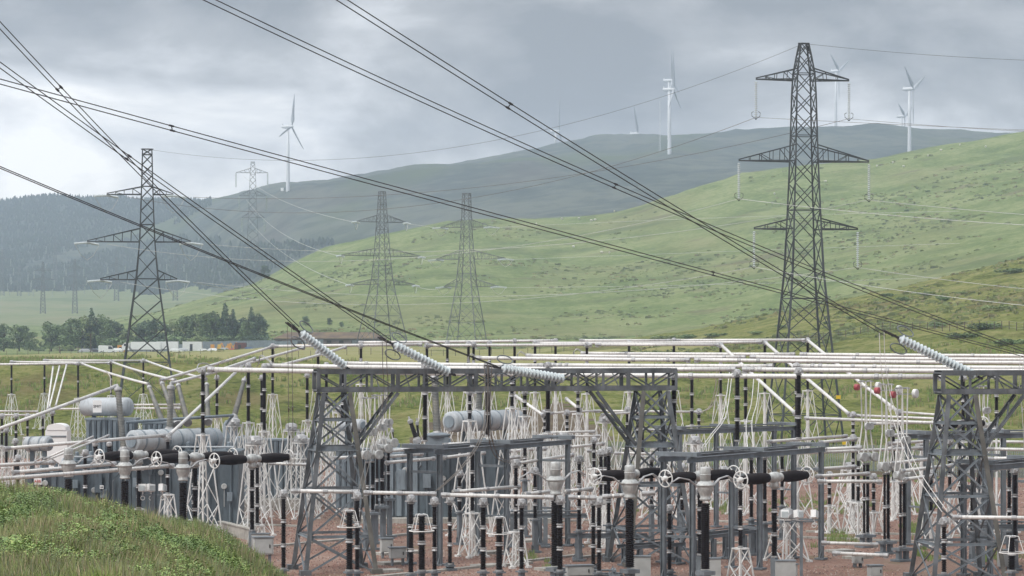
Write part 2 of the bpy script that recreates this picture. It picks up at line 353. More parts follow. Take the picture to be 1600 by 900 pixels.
M_PLAIN = land_mat('valley_pasture', [(0.35, (0.095, 0.13, 0.055)), (0.5, (0.16, 0.185, 0.085)), (0.62, (0.21, 0.205, 0.12))], 0.006, 0.05, 0.3, stretch=(0.5, 1, 1))
M_FORF = mat('forest_floor', (0.022, 0.034, 0.018), 0.95, 0, 0.2, 0.02)

def sub(i0, i1, name, m, kind='structure'): return grid_obj(name, XG[i0:i1 + 1], YG[i0:i1 + 1], ZG[i0:i1 + 1], m, kind)
def di(D): return int(np.searchsorted(DS, D))
# bank + fields: material by place
i440, i1650, i2450 = di(500), di(1700), di(2500)
b_ = sub(0, i440, 'grass_bank', [M_BANK, M_EARTH, M_FIELD])
h, w = i440, len(PXS) - 1
pxc = np.repeat(((PXS[:-1] + PXS[1:]) / 2)[None, :], h, 0); dc = np.repeat(DS[:h, None], w, 1); zc = ZG[:h, :-1]
back = np.repeat(yard_back((PXS[:-1] + PXS[1:]) / 2)[None, :], h, 0)
nz = fbm(XG[:h, :-1] / 5, YG[:h, :-1] / 5, 3)
mi = np.zeros((h, w), int)
earth = (pxc > 610) & (pxc < 985) & (zc < np.interp(pxc, [610, 690, 800, 900, 985], [0.6, 3.4, 4.8, 4.6, 0.8]) + nz * 1.2)
earth |= (dc < back + 3 + nz * 3)
mi[earth] = 1
mi[(dc > 385 + nz * 40) & (pxc < 1100 + nz * 160)] = 2
b_.data.polygons.foreach_set('material_index', mi.ravel().astype(np.int32))
g_ = sub(i440, i1650, 'green_hill', [M_GRASS, M_FIELD, M_BANK])
h2 = i1650 - i440
dc = np.repeat(DS[i440:i1650, None], w, 1); pxc = np.repeat(((PXS[:-1] + PXS[1:]) / 2)[None, :], h2, 0)
mi = np.where((dc < 700 + 60 * fbm(XG[i440:i1650, :-1] / 50, YG[i440:i1650, :-1] / 50, 3)) & (pxc < 960 + 300 * fbm(XG[i440:i1650, :-1] / 30, YG[i440:i1650, :-1] / 30, 3)), 1, np.where(dc < 715, 2, 0))
g_.data.polygons.foreach_set('material_index', mi.ravel().astype(np.int32))
f_ = sub(i1650, len(DS) - 1, 'distant_hills', [M_HEATH, M_PLAIN, M_FORF])
h3 = len(DS) - 1 - i1650; dc = np.repeat(DS[i1650:-1, None], w, 1); pxc = np.repeat(((PXS[:-1] + PXS[1:]) / 2)[None, :], h3, 0)
nz = fbm(XG[i1650:-1, :-1] / 150, YG[i1650:-1, :-1] / 150, 3)
mi = np.zeros((h3, w), int); mi[(dc < 2780 + nz * 60) & (pxc < 290 + (2780 - dc) * 0.1)] = 1
def FOREST(px, D, nv=0.0):
    if D < 2250: return False
    y = Y0 - (land_z(px, D) - HC) * F / D + nv
    if 40 < px < 330 and abs(y - (424 - px * 0.25)) < 7: return False
    return (px < 262 + nv * 1.5 and y > 300 and y < 456) or (px < 330 and D > 3300) or (px < 520 and 372 + (px - 250) * 0.03 < y < 455 - max(0, px - 200) * 0.05)
for i in range(h3):
    for j in range(w):
        if FOREST(pxc[i, j], dc[i, j], nz[i, j] * 18): mi[i, j] = 2
f_.data.polygons.foreach_set('material_index', mi.ravel().astype(np.int32))

# conifer plantation on the far hills
def forest():
    rng = random.Random(3); V = []; Fc = []
    D = 2330.0
    while D < 3930:
        step = 8.0
        px = -480.0
        while px < 600:
            q = px + rng.uniform(-3, 3); dd = D + rng.uniform(-5, 5)
            nzv = float(fbm(np.array([Xp(q, dd) / 150]), np.array([dd / 150]), 3)[0]) * 18
            if FOREST(q, dd, nzv) and rng.random() < 0.93:
                z = land_z(q, dd); hgt = rng.uniform(3.2, 6.2); r = hgt * 0.36; x = Xp(q, dd); n = len(V)
                a0 = rng.random() * 6
                for i in range(5): V.append((x + r * math.cos(a0 + i * 1.257), dd + r * math.sin(a0 + i * 1.257), z))
                V.append((x, dd, z + hgt))
                for i in range(5): Fc.append((n + i, n + (i + 1) % 5, n + 5))
            px += 5.2 * F / D
        D += step
    m = mat('spruce_foliage', (0.018, 0.034, 0.018), 0.9, 0, 0.35, 0.05)
    o = np_obj('conifer_plantation', np.array(V), np.array(Fc), m, kind='stuff', smooth=False)
    tag(o, 'dark conifer plantation covering the far left hill', 'forest')
forest()

# yard sheet
def gravel_extra(t, g, l):
    l = patch(t, g, l, 0.10, 0.5, 0.68, (0.21, 0.155, 0.12), 0.7, 6)
    l = patch(t, g, l, 0.25, 0.60, 0.70, (0.16, 0.145, 0.07), 0.6, 7, (1, 1, 1), (5, 9, 0))
    return l
M_GRAVEL = land_mat('red_brown_gravel', [(0.38, (0.195, 0.118, 0.092)), (0.5, (0.285, 0.180, 0.142)), (0.62, (0.38, 0.275, 0.225))], 0.2, 6.0, 0.5, extra=gravel_extra)
gx, gy = np.meshgrid(np.linspace(-200, 200, 60), np.linspace(-60, 330, 60))
grid_obj('ground', gx, gy, np.zeros_like(gx) - 0.02, M_GRAVEL)

# air: haze round the whole scene
hz = MB(); hz.box((0, 2270, 198), (3400, 4760, 400)); hzm = bpy.data.materials.new('haze_air'); hzm.use_nodes = True
ht = hzm.node_tree; ht.nodes.clear(); ho = N(ht, 'ShaderNodeOutputMaterial'); hv = N(ht, 'ShaderNodeVolumePrincipled')
hv.inputs['Color'].default_value = (0.68, 0.81, 1.0, 1); hv.inputs['Density'].default_value = HAZE; hv.inputs['Anisotropy'].default_value = 0.2
ht.links.new(hv.outputs[0], ho.inputs['Volume'])
hzo = hz.build('haze', hzm); hzo['kind'] = 'stuff'

# ================================================================== wind turbines
def turbine(px, yb, yh, D, yaw, ph, blen, label, hide_base=False):
    s = F / D; x = Xp(px, D); zb = Zp(yb, D); H = Zp(yh, D) - zb
    zg = zb
    t = empty('wind_turbine', (x, D, zg), label, 'wind turbine', 'wind turbines on the skyline')
    r0 = 2.2
    MB().lathe([(r0, -6), (r0, 0), (r0 * 0.78, H * 0.5), (r0 * 0.55, H - 1.5)], 16).build('tower', M_TURB, t, smooth=True)
    ax = Vector((math.cos(yaw), math.sin(yaw), 0)); q = Vector((-ax.y, ax.x, 0)); up = Vector((0, 0, 1))
    c = Vector((0, 0, H))
    n = MB(); n.lathe([(0.6, -7.5), (1.6, -7.2), (2.0, -4), (2.0, 1.5), (1.5, 3.2)], 10, c, ax); n.box(c - ax * 6.4 + up * 2.4, (1.2, 1.2, 2.0), yaw)
    n.build('nacelle', M_TURB, t, smooth=False)
    hc = c + ax * 4.4
    hub = MB().lathe([(1.5, -1.3), (1.7, 0), (1.3, 1.2), (0.4, 2.0)], 12, hc, ax).build('hub', M_TURB, t, smooth=True)
    for k in range(3):
        a = ph + k * 2 * math.pi / 3; u = q * math.sin(a) + up * math.cos(a); w = u.cross(ax)
        b = MB(); prof = [(0.9, 0.8, 0), (1.1, 0.9, .04), (2.7, 0.9, .16), (2.3, 0.75, .4), (1.6, 0.5, .75), (0.5, 0.2, 1.0)]
        vs = []
        for cw, th, f in prof:
            p = hc + u * (1.4 + f * blen) + ax * (0.03 * f * f * blen)
            tw = 0.9 * (1 - f); cd = w * math.cos(tw) + ax * math.sin(tw); td = ax * math.cos(tw) - w * math.sin(tw)
            vs += [p + cd * cw, p + td * th, p - cd * cw * 0.55, p - td * th]
        m = len(prof); fs = [(k2 * 4 + i, k2 * 4 + 4 + i, k2 * 4 + 4 + (i + 1) % 4, k2 * 4 + (i + 1) % 4) for k2 in range(m - 1) for i in range(4)]
        fs += [(0, 1, 2, 3), tuple(range(m * 4 - 1, m * 4 - 5, -1))]
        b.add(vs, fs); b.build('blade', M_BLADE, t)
    return t
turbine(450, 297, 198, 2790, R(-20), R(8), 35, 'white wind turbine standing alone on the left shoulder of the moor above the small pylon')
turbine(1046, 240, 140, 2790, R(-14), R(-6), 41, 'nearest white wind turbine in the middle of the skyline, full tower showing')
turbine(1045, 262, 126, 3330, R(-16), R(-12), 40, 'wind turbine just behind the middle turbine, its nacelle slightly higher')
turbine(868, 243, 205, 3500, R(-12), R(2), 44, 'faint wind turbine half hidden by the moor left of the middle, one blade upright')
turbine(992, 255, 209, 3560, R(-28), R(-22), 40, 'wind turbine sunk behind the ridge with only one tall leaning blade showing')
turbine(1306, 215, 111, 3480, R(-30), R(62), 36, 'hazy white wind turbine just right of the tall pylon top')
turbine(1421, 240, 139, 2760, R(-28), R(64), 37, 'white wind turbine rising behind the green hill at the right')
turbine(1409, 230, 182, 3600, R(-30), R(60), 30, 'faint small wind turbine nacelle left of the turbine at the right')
m_ = MB()
for k in range(4): m_.bar((0.9 * (-1) ** k, 0.9 * (-1) ** (k // 2), -4), (0.4 * (-1) ** k, 0.4 * (-1) ** (k // 2), 62), 0.22)
for k in range(20): m_.bar((-0.7, 0.7 * (-1) ** k, k * 3.1), (0.7, 0.7 * (-1) ** k, k * 3.1 + 3.1), 0.12)
o = m_.build('met_mast', M_TURB, None); o.location = (Xp(1031, 3000), 3000, Zp(240, 3000)); tag(o, 'thin pale lattice mast left of the middle wind turbine', 'mast')
for px, py, s in ((441, 296, 3), (1057, 217, 5)):
    D = 2790 if px < 600 else 3380
    kk = MB(); kk.box((0, 0, 1.5), (s, 3, 3)); kk.box((0, 0, 3.1), (s + .4, 3.4, .25))
    o = kk.build('hut', M_SIGNW); o.location = (Xp(px, D), D, Zp(py, D) - 1.5); tag(o, 'tiny pale hut at the foot of the ' + ('left wind turbine' if px < 600 else 'middle wind turbines'), 'hut')

# ================================================================== pylons
def string_mesh(L, r, n=None):
    def f():
        b = MB(); k = n or max(6, int(L / 0.2)); pr = [(0.03, 0)]
        for i in range(k):
            z = -L * (i + 0.5) / k; h = L / k
            pr += [(0.04, z + h * .45), (r, z + h * .1), (r * .9, z - h * .1), (0.04, z - h * .2)]
        pr.append((0.03, -L)); b.lathe([(a, z) for a, z in pr], 8); return b
    return f
def pylon(px, D, ytop, ybase, prof, arms, label, steel, w=0.16, rot=0.2, tension=False, strl=0, peak='tip', group='lattice pylons beyond the yard', zbase=None):
    s = F / D; x = Xp(px, D); zb = Zp(ybase, D) if zbase is None else zbase
    t = empty('electricity_pylon', (x, D, zb), label, 'pylon', group, rot)
    Z = lambda y: Zp(y, D) - zb
    pts = [(Z(y), wd / s / 2 / (abs(math.cos(rot)) + abs(math.sin(rot)))) for y, wd in prof]                # top to base
    zs = [p[0] for p in pts][::-1]; ws = [p[1] for p in pts][::-1]
    hw = lambda z: float(np.interp(z, zs, ws))
    lv = [0.0]; z = 0.0; top = Z(ytop)
    while z < top - 0.6:
        step = max(1.25 * hw(z) * 2 * (0.62 if z < top * .45 else 0.8), 1.1); z = min(z + step, top)
        if top - z < 0.5: z = top
        lv.append(z)
    b = MB(); C4 = ((-1, -1), (1, -1), (1, 1), (-1, 1))
    for i in range(len(lv) - 1):
        z0, z1 = lv[i], lv[i + 1]; a0, a1 = hw(z0), hw(z1); wl = w * (1.35 if z0 < top * .5 else 1.0)
        for k in range(4):
            p, q = C4[k], C4[(k + 1) % 4]
            A0 = (p[0] * a0, p[1] * a0, z0); A1 = (p[0] * a1, p[1] * a1, z1); B0 = (q[0] * a0, q[1] * a0, z0); B1 = (q[0] * a1, q[1] * a1, z1)
            b.bar(A0, A1, wl); b.bar(A0, B1, w * .62); b.bar(B0, A1, w * .62)
            if i % 3 == 0 or i == len(lv) - 2: b.bar(A1, B1, w * .6)
            if a0 > 1.8 and i < 4:                              # secondary bracing low down
                mid = Vector(A0).lerp(Vector(B1), .25); b.bar(Vector(A0).lerp(Vector(A1), .5), mid, w * .4)
                mid = Vector(B0).lerp(Vector(A1), .25); b.bar(Vector(B0).lerp(Vector(B1), .5), mid, w * .4)
    b.build('tower_body', steel, t)
    if peak == 'tip':
        pk = MB(); a1 = hw(top); pk.bar((-a1 - .2, 0, top), (a1 + .2, 0, top), w); pk.build('peak', steel, t)
    for p in (C4 if D < 800 else ()): MB().box((p[0] * hw(0), p[1] * hw(0), -0.35), (1.0, 1.0, 0.9)).build('footing', M_CONC, t)
    tips = []
    for ai, (yb_, yt_, xl, xr) in enumerate(arms):
        z0, z1 = Z(yb_), Z(yt_); a0, a1 = hw(z0), hw(z1)
        for sgn, xe in ((-1, xl), (1, xr)):
            Lx = abs(xe - px) / s / math.cos(rot); ar = MB(); tip = Vector((sgn * Lx, 0, z0))
            n = max(3, int(round((Lx - a0) / 1.15)))
            for sy in (-1, 1):
                B0 = Vector((sgn * a0, sy * a0, z0)); T0 = Vector((sgn * a1, sy * a1, z1))
                ar.bar(B0, tip, w * .95); ar.bar(T0, tip + Vector((0, 0, 0.12)), w * .85)
                for i in range(n):
                    f0, f1 = i / n, (i + 1) / n
                    ar.bar(B0.lerp(tip, f0), T0.lerp(tip, f1) if i % 2 == 0 else T0.lerp(tip, f0), w * .45)
                    ar.bar(B0.lerp(tip, f1), T0.lerp(tip, f1), w * .45)
            for i in range(n):
                f0, f1 = i / n, (i + 1) / n; A = Vector((sgn * a0, -a0, z0)); B = Vector((sgn * a0, a0, z0))
                ar.bar(A.lerp(tip, f0), B.lerp(tip, f1), w * .4)
            ar.build('crossarm', steel, t)
            tips.append((ai, sgn, Vector(tip)))
            if strl and not tension:
                L = strl / s; me = cached(('insulator_string', round(L, 1)), string_mesh(L, 0.17 * max(1, D / 500)), M_GLASS)
                st = inst(me, 'insulator_string', t, tip + Vector((0, 0, -0.25)))
                if D < 500:
                    c = Vector((0, 0, -L))
                    for sg in (-1, 1):
                        h = MB(); h.path([c + Vector((sg * .05, 0, -.1)), c + Vector((sg * .42, 0, .15)), c + Vector((sg * .45, 0, .5)), c + Vector((sg * .25, 0, .62))], 0.035, 5)
                        h.bar(c + Vector((0, -.2, -.15)), c + Vector((0, .2, -.15)), .09)
                        ho_ = h.build('arcing_horn', M_PYLON, st)
            if tension:
                for sy in (-1, 1):
                    L = 1.9 if D < 500 else 2.4; me = cached(('tension_string', D < 500), string_mesh(L, 0.16 * max(1, D / 420)), M_GLASS)
                    sd = Vector((sgn * .15 + (1.0 if tension == 'x' else 0.25) * sy, sy * 0.8, -0.12)).normalized()
                    st = inst(me, 'insulator_string', t, tip + Vector((0, 0, -.12))); st.rotation_euler = (-sd).to_track_quat('Z', 'Y').to_euler()
                jm = MB(); a = tip + Vector((-1.4, -1.8, -.4)); c2 = tip + Vector((1.4, 1.8, -.4))
                jm.path([a, a.lerp(c2, .25) + Vector((0, 0, -1.3)), a.lerp(c2, .5) + Vector((0, 0, -1.9)), a.lerp(c2, .75) + Vector((0, 0, -1.3)), c2], 0.03 * max(1, D / 330), 5)
                jm.build('jumper_loop', M_CABLEP, t)
    M = Matrix.Translation((x, D, zb)) @ Matrix.Rotation(rot, 4, 'Z')
    return t, {(a, s_): M @ p for a, s_, p in tips}, M @ Vector((0, 0, top))

PR, tipR, topR = pylon(1256, 262, 68, 730, [(68, 14), (108, 30), (125, 34), (250, 41), (356, 50), (420, 56), (530, 78), (620, 98), (730, 124)],
    [(125, 108, 1180, 1328), (252, 227, 1153, 1360), (358, 342, 1177, 1342)],
    'tallest dark lattice pylon at the right with six hanging glass insulator strings', M_PYLON, 0.135, 0.16, strl=56, zbase=-0.2)
PL, tipL, topL = pylon(230, 318, 233, 660, [(233, 16), (303, 20), (378, 26), (437, 38), (500, 58), (578, 81), (660, 106)],
    [(304, 292, 168, 270), (378, 357, 138, 297), (437, 422, 158, 276)],
    'dark lattice pylon at the left with a flat narrow top and pointed arms', M_PYLON, 0.125, 0.12, tension='x', zbase=land_z(230, 318) - .3)
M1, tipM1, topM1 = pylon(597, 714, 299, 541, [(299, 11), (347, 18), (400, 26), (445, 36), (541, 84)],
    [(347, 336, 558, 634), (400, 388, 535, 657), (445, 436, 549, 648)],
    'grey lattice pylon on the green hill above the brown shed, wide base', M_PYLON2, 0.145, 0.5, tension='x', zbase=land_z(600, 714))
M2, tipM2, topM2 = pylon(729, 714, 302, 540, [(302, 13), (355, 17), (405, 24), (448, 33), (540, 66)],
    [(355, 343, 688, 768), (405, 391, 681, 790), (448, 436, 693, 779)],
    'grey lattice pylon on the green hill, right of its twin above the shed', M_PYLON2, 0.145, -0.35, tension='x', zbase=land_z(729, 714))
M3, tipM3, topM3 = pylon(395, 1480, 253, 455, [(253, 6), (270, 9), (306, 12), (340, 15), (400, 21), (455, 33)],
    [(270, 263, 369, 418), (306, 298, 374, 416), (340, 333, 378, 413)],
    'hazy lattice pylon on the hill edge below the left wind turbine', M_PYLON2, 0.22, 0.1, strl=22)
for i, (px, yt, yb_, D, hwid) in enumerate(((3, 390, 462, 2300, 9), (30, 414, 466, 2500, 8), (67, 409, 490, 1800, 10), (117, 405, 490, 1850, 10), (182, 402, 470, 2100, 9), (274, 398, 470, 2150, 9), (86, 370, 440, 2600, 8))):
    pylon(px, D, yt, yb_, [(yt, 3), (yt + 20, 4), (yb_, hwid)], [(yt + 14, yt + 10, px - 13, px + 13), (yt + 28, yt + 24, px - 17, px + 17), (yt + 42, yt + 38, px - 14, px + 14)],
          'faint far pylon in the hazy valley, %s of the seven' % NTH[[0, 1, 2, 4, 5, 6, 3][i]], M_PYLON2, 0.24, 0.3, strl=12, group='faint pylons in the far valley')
for (px, py, D, w_) in ((1310, 620.5, 261.5, .38), (1320, 692, 259.5, .42), (1241, 623, 261, .3)):
    pass

# ================================================================== overhead conductors
def arc(A, B, mid, n=40):
    """catenary-like span between 3D points A and B that passes the photo row mid=(px,py) on its way"""
    A, B = Vector(A), Vector(B); lo, hi = 0.0, 1.0
    pr = lambda t: (lambda p: 800 + p.x / p.y * F)(A.lerp(B, t))
    inc = pr(1) > pr(0)
    for _ in range(50):
        m = (lo + hi) / 2
        if (pr(m) < mid[0]) == inc: lo = m
        else: hi = m
    t = lo; p = A.lerp(B, t); zt = Zp(mid[1], p.y); sag = (p.z - zt) / (4 * t * (1 - t))
    return [A.lerp(B, k / n) - Vector((0, 0, 4 * sag * (k / n) * (1 - k / n))) for k in range(n + 1)]
def cable_thing(lines, r, m, label, spacers=(), group=None, name='overhead_conductor', cat='conductor'):
    if len(lines) == 1:
        o = MB().path(lines[0], r, 6).build(name, m, None, lines[0][0]); return tag(o, label, cat, group)
    t = empty(name, lines[0][0], label, cat, group); org = Vector(lines[0][0])
    for L in lines: MB().path([p - org for p in L], r, 6).build('cable', m, t)
    for sp in spacers:
        k = min(range(len(lines[0])), key=lambda i: abs(800 + lines[0][i].x / lines[0][i].y * F - sp))
        a, b = lines[0][k] - org, lines[1][k] - org; s = MB()
        s.bar(a, b, .045); dr = (lines[0][min(k + 1, len(lines[0]) - 1)] - lines[0][k]).normalized()
        for q in (a, b): s.bar(q - dr * .13, q + dr * .13, .075)
        s.build('spacer', m, t)
    return t
def twin(A, B, mid, off, label, sp=(), r=0.024, ext=None):
    L = arc(P(*A), P(*B), mid, 60); off = Vector(off)
    n = len(L); L2 = [p + off * (1 - 0.4 * k / n) for k, p in enumerate(L)]
    return cable_thing([L, L2], r, M_CABLE, label, sp, 'heavy twin conductors sweeping down to the yard')
GW = 'heavy twin conductors sweeping down to the yard'
twin((-260, 52, 105), (1720, 585, 170), (830, 349), (0.05, 0, -0.24), 'twin dark conductor sweeping the full width from upper left to the right edge', (265, 1121))
twin((-60, -195, 100), (1720, 588, 165), (965, 289), (-0.12, 0, -0.22), 'twin dark conductor entering at the top left of centre and running to the right edge', (965,))
twin((250, -190, 98), (1386, 521, 137), (790, 157), (-0.15, 0, -0.22), 'twin dark conductor entering at top centre and ending at the right gantry insulator', (790,))
twin((-150, -118, 110), (464, 513, 140.8), (213, 268), (0.2, 0, 0.15), 'steepest twin dark conductor at left, ending at the leftmost gantry insulator', (85,))
twin((-180, -25, 110), (608, 534, 142), (200, 250), (0.16, 0, 0.18), 'twin dark conductor at left, ending at the middle gantry insulator', (197,))
twin((-200, 178, 112), (776, 573, 143), (355, 409), (0.03, 0, 0.075), 'close-set twin dark conductor from the left edge to the rightmost insulator of the long gantry')

def thin(A, B, mid, label, r, m=M_CABLEP, grp='thin distant line conductors'):
    cable_thing([arc(A, B, mid, 48)], r, m, label, group=grp)
# earth wire and conductors between the left pylon and the tall pylon
thin(topR, topL, (850, 203), 'thin earth wire joining the tops of the left and the tall right pylon', .016, M_CABLE)
thin(topR, P(1800, 98, 250), (1500, 89), 'thin earth wire running from the tall pylon top to the right edge', .018, M_CABLE)
def btm(k, dz=3.9): p = tipR[k].copy(); p.z -= dz; return p
nm = {0: 'top', 1: 'middle', 2: 'lowest'}
mids = {(0, -1): (803, 297), (0, 1): (803, 286), (1, -1): (650, 402), (1, 1): (700, 392), (2, -1): (700, 474), (2, 1): (760, 463)}
for k in ((0, -1), (0, 1), (1, -1), (1, 1), (2, -1), (2, 1)):
    sd = 'left' if k[1] < 0 else 'right'
    thin(btm(k), tipL[k] + Vector((2.5, 0, -.3)), mids[k], 'thin conductor from the %s %s arm of the tall pylon back to the left pylon' % (nm[k[0]], sd), .024, M_CABLEM if k[0] == 0 else M_CABLEP)
ends = {(0, -1): (1900, 214, 240), (0, 1): (1900, 216, 236), (1, -1): (1900, 362, 240), (1, 1): (1900, 352, 236), (2, -1): (1900, 500, 240), (2, 1): (1900, 474, 236)}
for k, en in ends.items():
    a = btm(k); q = (800 + a.x / a.y * F, Y0 - (a.z - HC) / a.y * F); mm = {(0, -1): (1500, 199), (0, 1): (1560, 203), (1, -1): (1500, 345), (1, 1): (1560, 332), (2, -1): (1500, 466), (2, 1): (1560, 447)}[k]
    thin(a, P(*en), mm, 'thin conductor from the %s %s arm of the tall pylon out to the right edge' % (nm[k[0]], 'left' if k[1] < 0 else 'right'), .02 if k[0] == 0 else .028, M_CABLEM if k[0] == 0 else M_CABLEP)
# lines on the hill
def tip(d, k): return d[k] + Vector((0, 0, -.3))
for i, (a, b, mid, nm_) in enumerate((
    (tip(tipM1, (0, 1)), tip(tipM2, (0, -1)), (661, 353), 'top'), (tip(tipM1, (1, 1)), tip(tipM2, (1, -1)), (668, 408), 'middle'), (tip(tipM1, (2, 1)), tip(tipM2, (2, -1)), (671, 452), 'lowest'))):
    thin(a, b, mid, 'short %s conductor between the twin pylons on the green hill' % nm_, .05, grp='conductors on the green hill')
for k, en, mid in (((0, -1), (380, 275, 1480), (470, 325)), ((1, -1), (385, 312, 1480), (470, 380)), ((2, -1), (390, 345, 1480), (480, 418))):
    thin(tip(tipM1, k), P(*en), mid, 'pale conductor from the %s left arm of the hill pylon to the hazy pylon' % nm[k[0]], .07, grp='conductors on the green hill')
for k, mid in (((0, 1), (1000, 345)), ((1, 1), (1000, 398)), ((2, 1), (1000, 447))):
    thin(tip(tipM2, k), P(1500, [330, 380, 432][k[0]], 640), mid, 'pale %s conductor crossing the green hill rightwards from the twin pylons' % nm[k[0]], .04, grp='conductors on the green hill')
thin(tipL[(2, 1)] + Vector((2, 0, -.3)), P(560, 473, 500), (420, 462), 'pale conductor from the lowest arm of the left pylon towards the hill pylons', .035, grp='conductors on the green hill')

# ================================================================== trees beyond the yard
M_LEAF = [mat('mid_green_foliage', (0.13, 0.19, 0.082), 0.8, 0, 0.45, 0.35), mat('dark_green_foliage', (0.078, 0.125, 0.07), 0.8, 0, 0.4, 0.35), mat('light_green_foliage', (0.20, 0.255, 0.11), 0.8, 0, 0.35, 0.35)]
M_BARK = mat('grey_brown_bark', (0.10, 0.08, 0.06), 0.9, 0, 0.3, 1)
def leaf_cloud(seed, lobes, n, leaf):
    rng = np.random.RandomState(seed); V = []
    for (cx, cy, cz, r) in lobes:
        k = int(n * r * r); d_ = rng.normal(size=(k, 3)); d_ /= np.linalg.norm(d_, axis=1)[:, None]
        p = d_ * (r * (0.72 + 0.34 * rng.rand(k, 1))) * np.array([1, 1, .82]) + np.array([cx, cy, cz])
        a = rng.normal(size=(k, 3)); a /= np.linalg.norm(a, axis=1)[:, None]; b = np.cross(a, rng.normal(size=(k, 3))); b /= np.linalg.norm(b, axis=1)[:, None]
        s = leaf * (0.6 + 0.8 * rng.rand(k, 1))
        V.append(np.stack([p - a * s, p + b * s * .6, p + a * s, p - b * s * .6], 1))
    V = np.concatenate(V).reshape(-1, 3); return V, np.arange(len(V)).reshape(-1, 4)
def crown_mesh(seed, kind):
    key = ('crown', seed, kind)
    if key in CACHE: return CACHE[key]
    rng = random.Random(seed); lobes = []
    if kind == 'round':                      # unit height 10
        for i in range(13):
            z = rng.uniform(3.2, 9.0); rr = 3.1 * math.sqrt(max(0.08, 1 - ((z - 5.2) / 4.6) ** 2)); a = rng.random() * 6.28; q = rng.uniform(.3, .85) * rr
            lobes.append((q * math.cos(a), q * math.sin(a), z, rng.uniform(1.1, 1.9)))
        for i in range(5): a = i * 1.26; lobes.append((2.1 * math.cos(a), 2.1 * math.sin(a), rng.uniform(1.7, 2.6), 1.5))
        V, Fc = leaf_cloud(seed, lobes, 62, .30)
    elif kind == 'conifer':
        for i in range(16):
            z = 1.2 + 8.4 * i / 15; rr = 2.3 * (1 - (z - 1) / 9.2) + .12
            for k in range(5): a = k * 1.257 + i * .7 + rng.uniform(-.3, .3); lobes.append((rr * .62 * math.cos(a), rr * .62 * math.sin(a), z - .1 * rr, rr * .48 + .14))
        V, Fc = leaf_cloud(seed, lobes, 70, .22)
    else:
        for i in range(10):
            a = rng.random() * 6.28; q = rng.uniform(0, 3.6); lobes.append((q * math.cos(a), q * math.sin(a), rng.uniform(.6, 2.6), rng.uniform(.9, 1.6)))
        V, Fc = leaf_cloud(seed, lobes, 70, .28)
    o = np_obj('crown', V, Fc, M_LEAF[0], smooth=False); me = o.data; bpy.data.objects.remove(o); CACHE[key] = me
    return me
def trunk_b():
    b = MB(); b.path([(0, 0, -.3), (.05, 0, 2), (.15, .1, 4.5), (.1, .1, 7.5)], .34, 7, .08)
    rng = random.Random(5)
    for i in range(7): a = i * 2.4; z = 2.2 + i * .6; b.path([(.05, 0, z), (1.1 * math.cos(a), 1.1 * math.sin(a), z + .9), (1.9 * math.cos(a), 1.9 * math.sin(a), z + 1.9)], .13, 5, .04)
    return b
def tree(px, yt, yb_, D, kind, ci, label, wx=1.0, group='trees behind the car park', name=None):
    zb = land_z(px, D); H = Zp(yt, D) - zb; s = H / 10 if kind != 'bush' else H / 3.6; rng = random.Random(int(px * 7 + yt))
    t = empty(name or {'round': 'broadleaf_tree', 'conifer': 'conifer_tree', 'bush': 'bush'}[kind], (Xp(px, D), D, zb), label, 'bush' if kind == 'bush' else 'tree', group, rng.random() * 6)
    me = crown_mesh(rng.randint(1, 4), kind)
    if ci:
        k2 = ('crown', me.name, ci)
        if k2 not in CACHE: m2 = me.copy(); m2.materials.clear(); m2.materials.append(M_LEAF[ci]); CACHE[k2] = m2
        me = CACHE[k2]
    inst(me, 'crown', t, scale=(s * wx, s * wx, s))
    if kind != 'bush': inst(cached(('trunk', 1), trunk_b, M_BARK, True), 'trunk', t, scale=(s, s, s))
    return t
rt = random.Random(11)
TR = [(-25, 505, 0), (6, 512, 0), (30, 514, 0), (47, 524, 0), (80, 508, 0), (96, 512, 1), (112, 503, 0), (128, 500, 2), (143, 486, 4), (160, 497, 0), (168, 512, 0), (182, 508, 1), (198, 520, 2), (214, 513, 0), (228, 506, 1), (243, 504, 1), (258, 512, 0),
      (275, 508, 2), (290, 500, 0), (305, 498, 0), (318, 502, 2), (330, 494, 0), (342, 500, 1), (352, 479, 4), (364, 488, 4), (375, 502, 1), (386, 508, 0), (393, 485, 4), (404, 496, 1), (420, 512, 2), (440, 518, 0), (460, 512, 2), (478, 500, 0), (497, 512, 0), (515, 503, 1), (534, 508, 0), (552, 512, 2), (575, 504, 4)]
cnt = {}
for (px, yt, k) in TR:
    kind = 'conifer' if k == 4 else 'round'; ci = 1 if k == 4 else k
    nme = {'conifer': 'tall pointed conifer', 'round': ['mid green round tree', 'dark green round tree', 'pale green round tree'][ci]}[kind]
    cnt[nme] = cnt.get(nme, 0) + 1
    D = 905 + rt.uniform(-12, 12) if px < 420 else 985 + rt.uniform(-12, 12)
    tree(px, yt - 6, 560, D, kind, ci, '%s in the belt behind the cars, %s' % (nme, NTH[cnt[nme] - 1]), 1.12 if kind == 'round' else .95)
for i, (px, w_) in enumerate(((60, 1.5), (100, 1.2), (190, 1.6), (235, 1.6), (270, 1.7), (312, 1.6), (350, 1.6), (400, 1.7), (430, 1.6), (455, 1.8), (490, 1.8), (530, 1.8), (565, 1.6))):
    tree(px, [541, 538, 528, 524, 522, 524, 522, 524, 520, 520, 516, 515, 515][i], 560, 890 if px < 420 else 975, 'bush', [0, 2, 0, 1][i % 4], 'low bushy undergrowth below the tree belt, %s' % NTH[i], w_, 'undergrowth below the tree belt')
tree(452 - 38, 415, 440, 1485, 'round', 1, 'small dark tree on the hill edge right of the hazy pylon', 1.2, None)
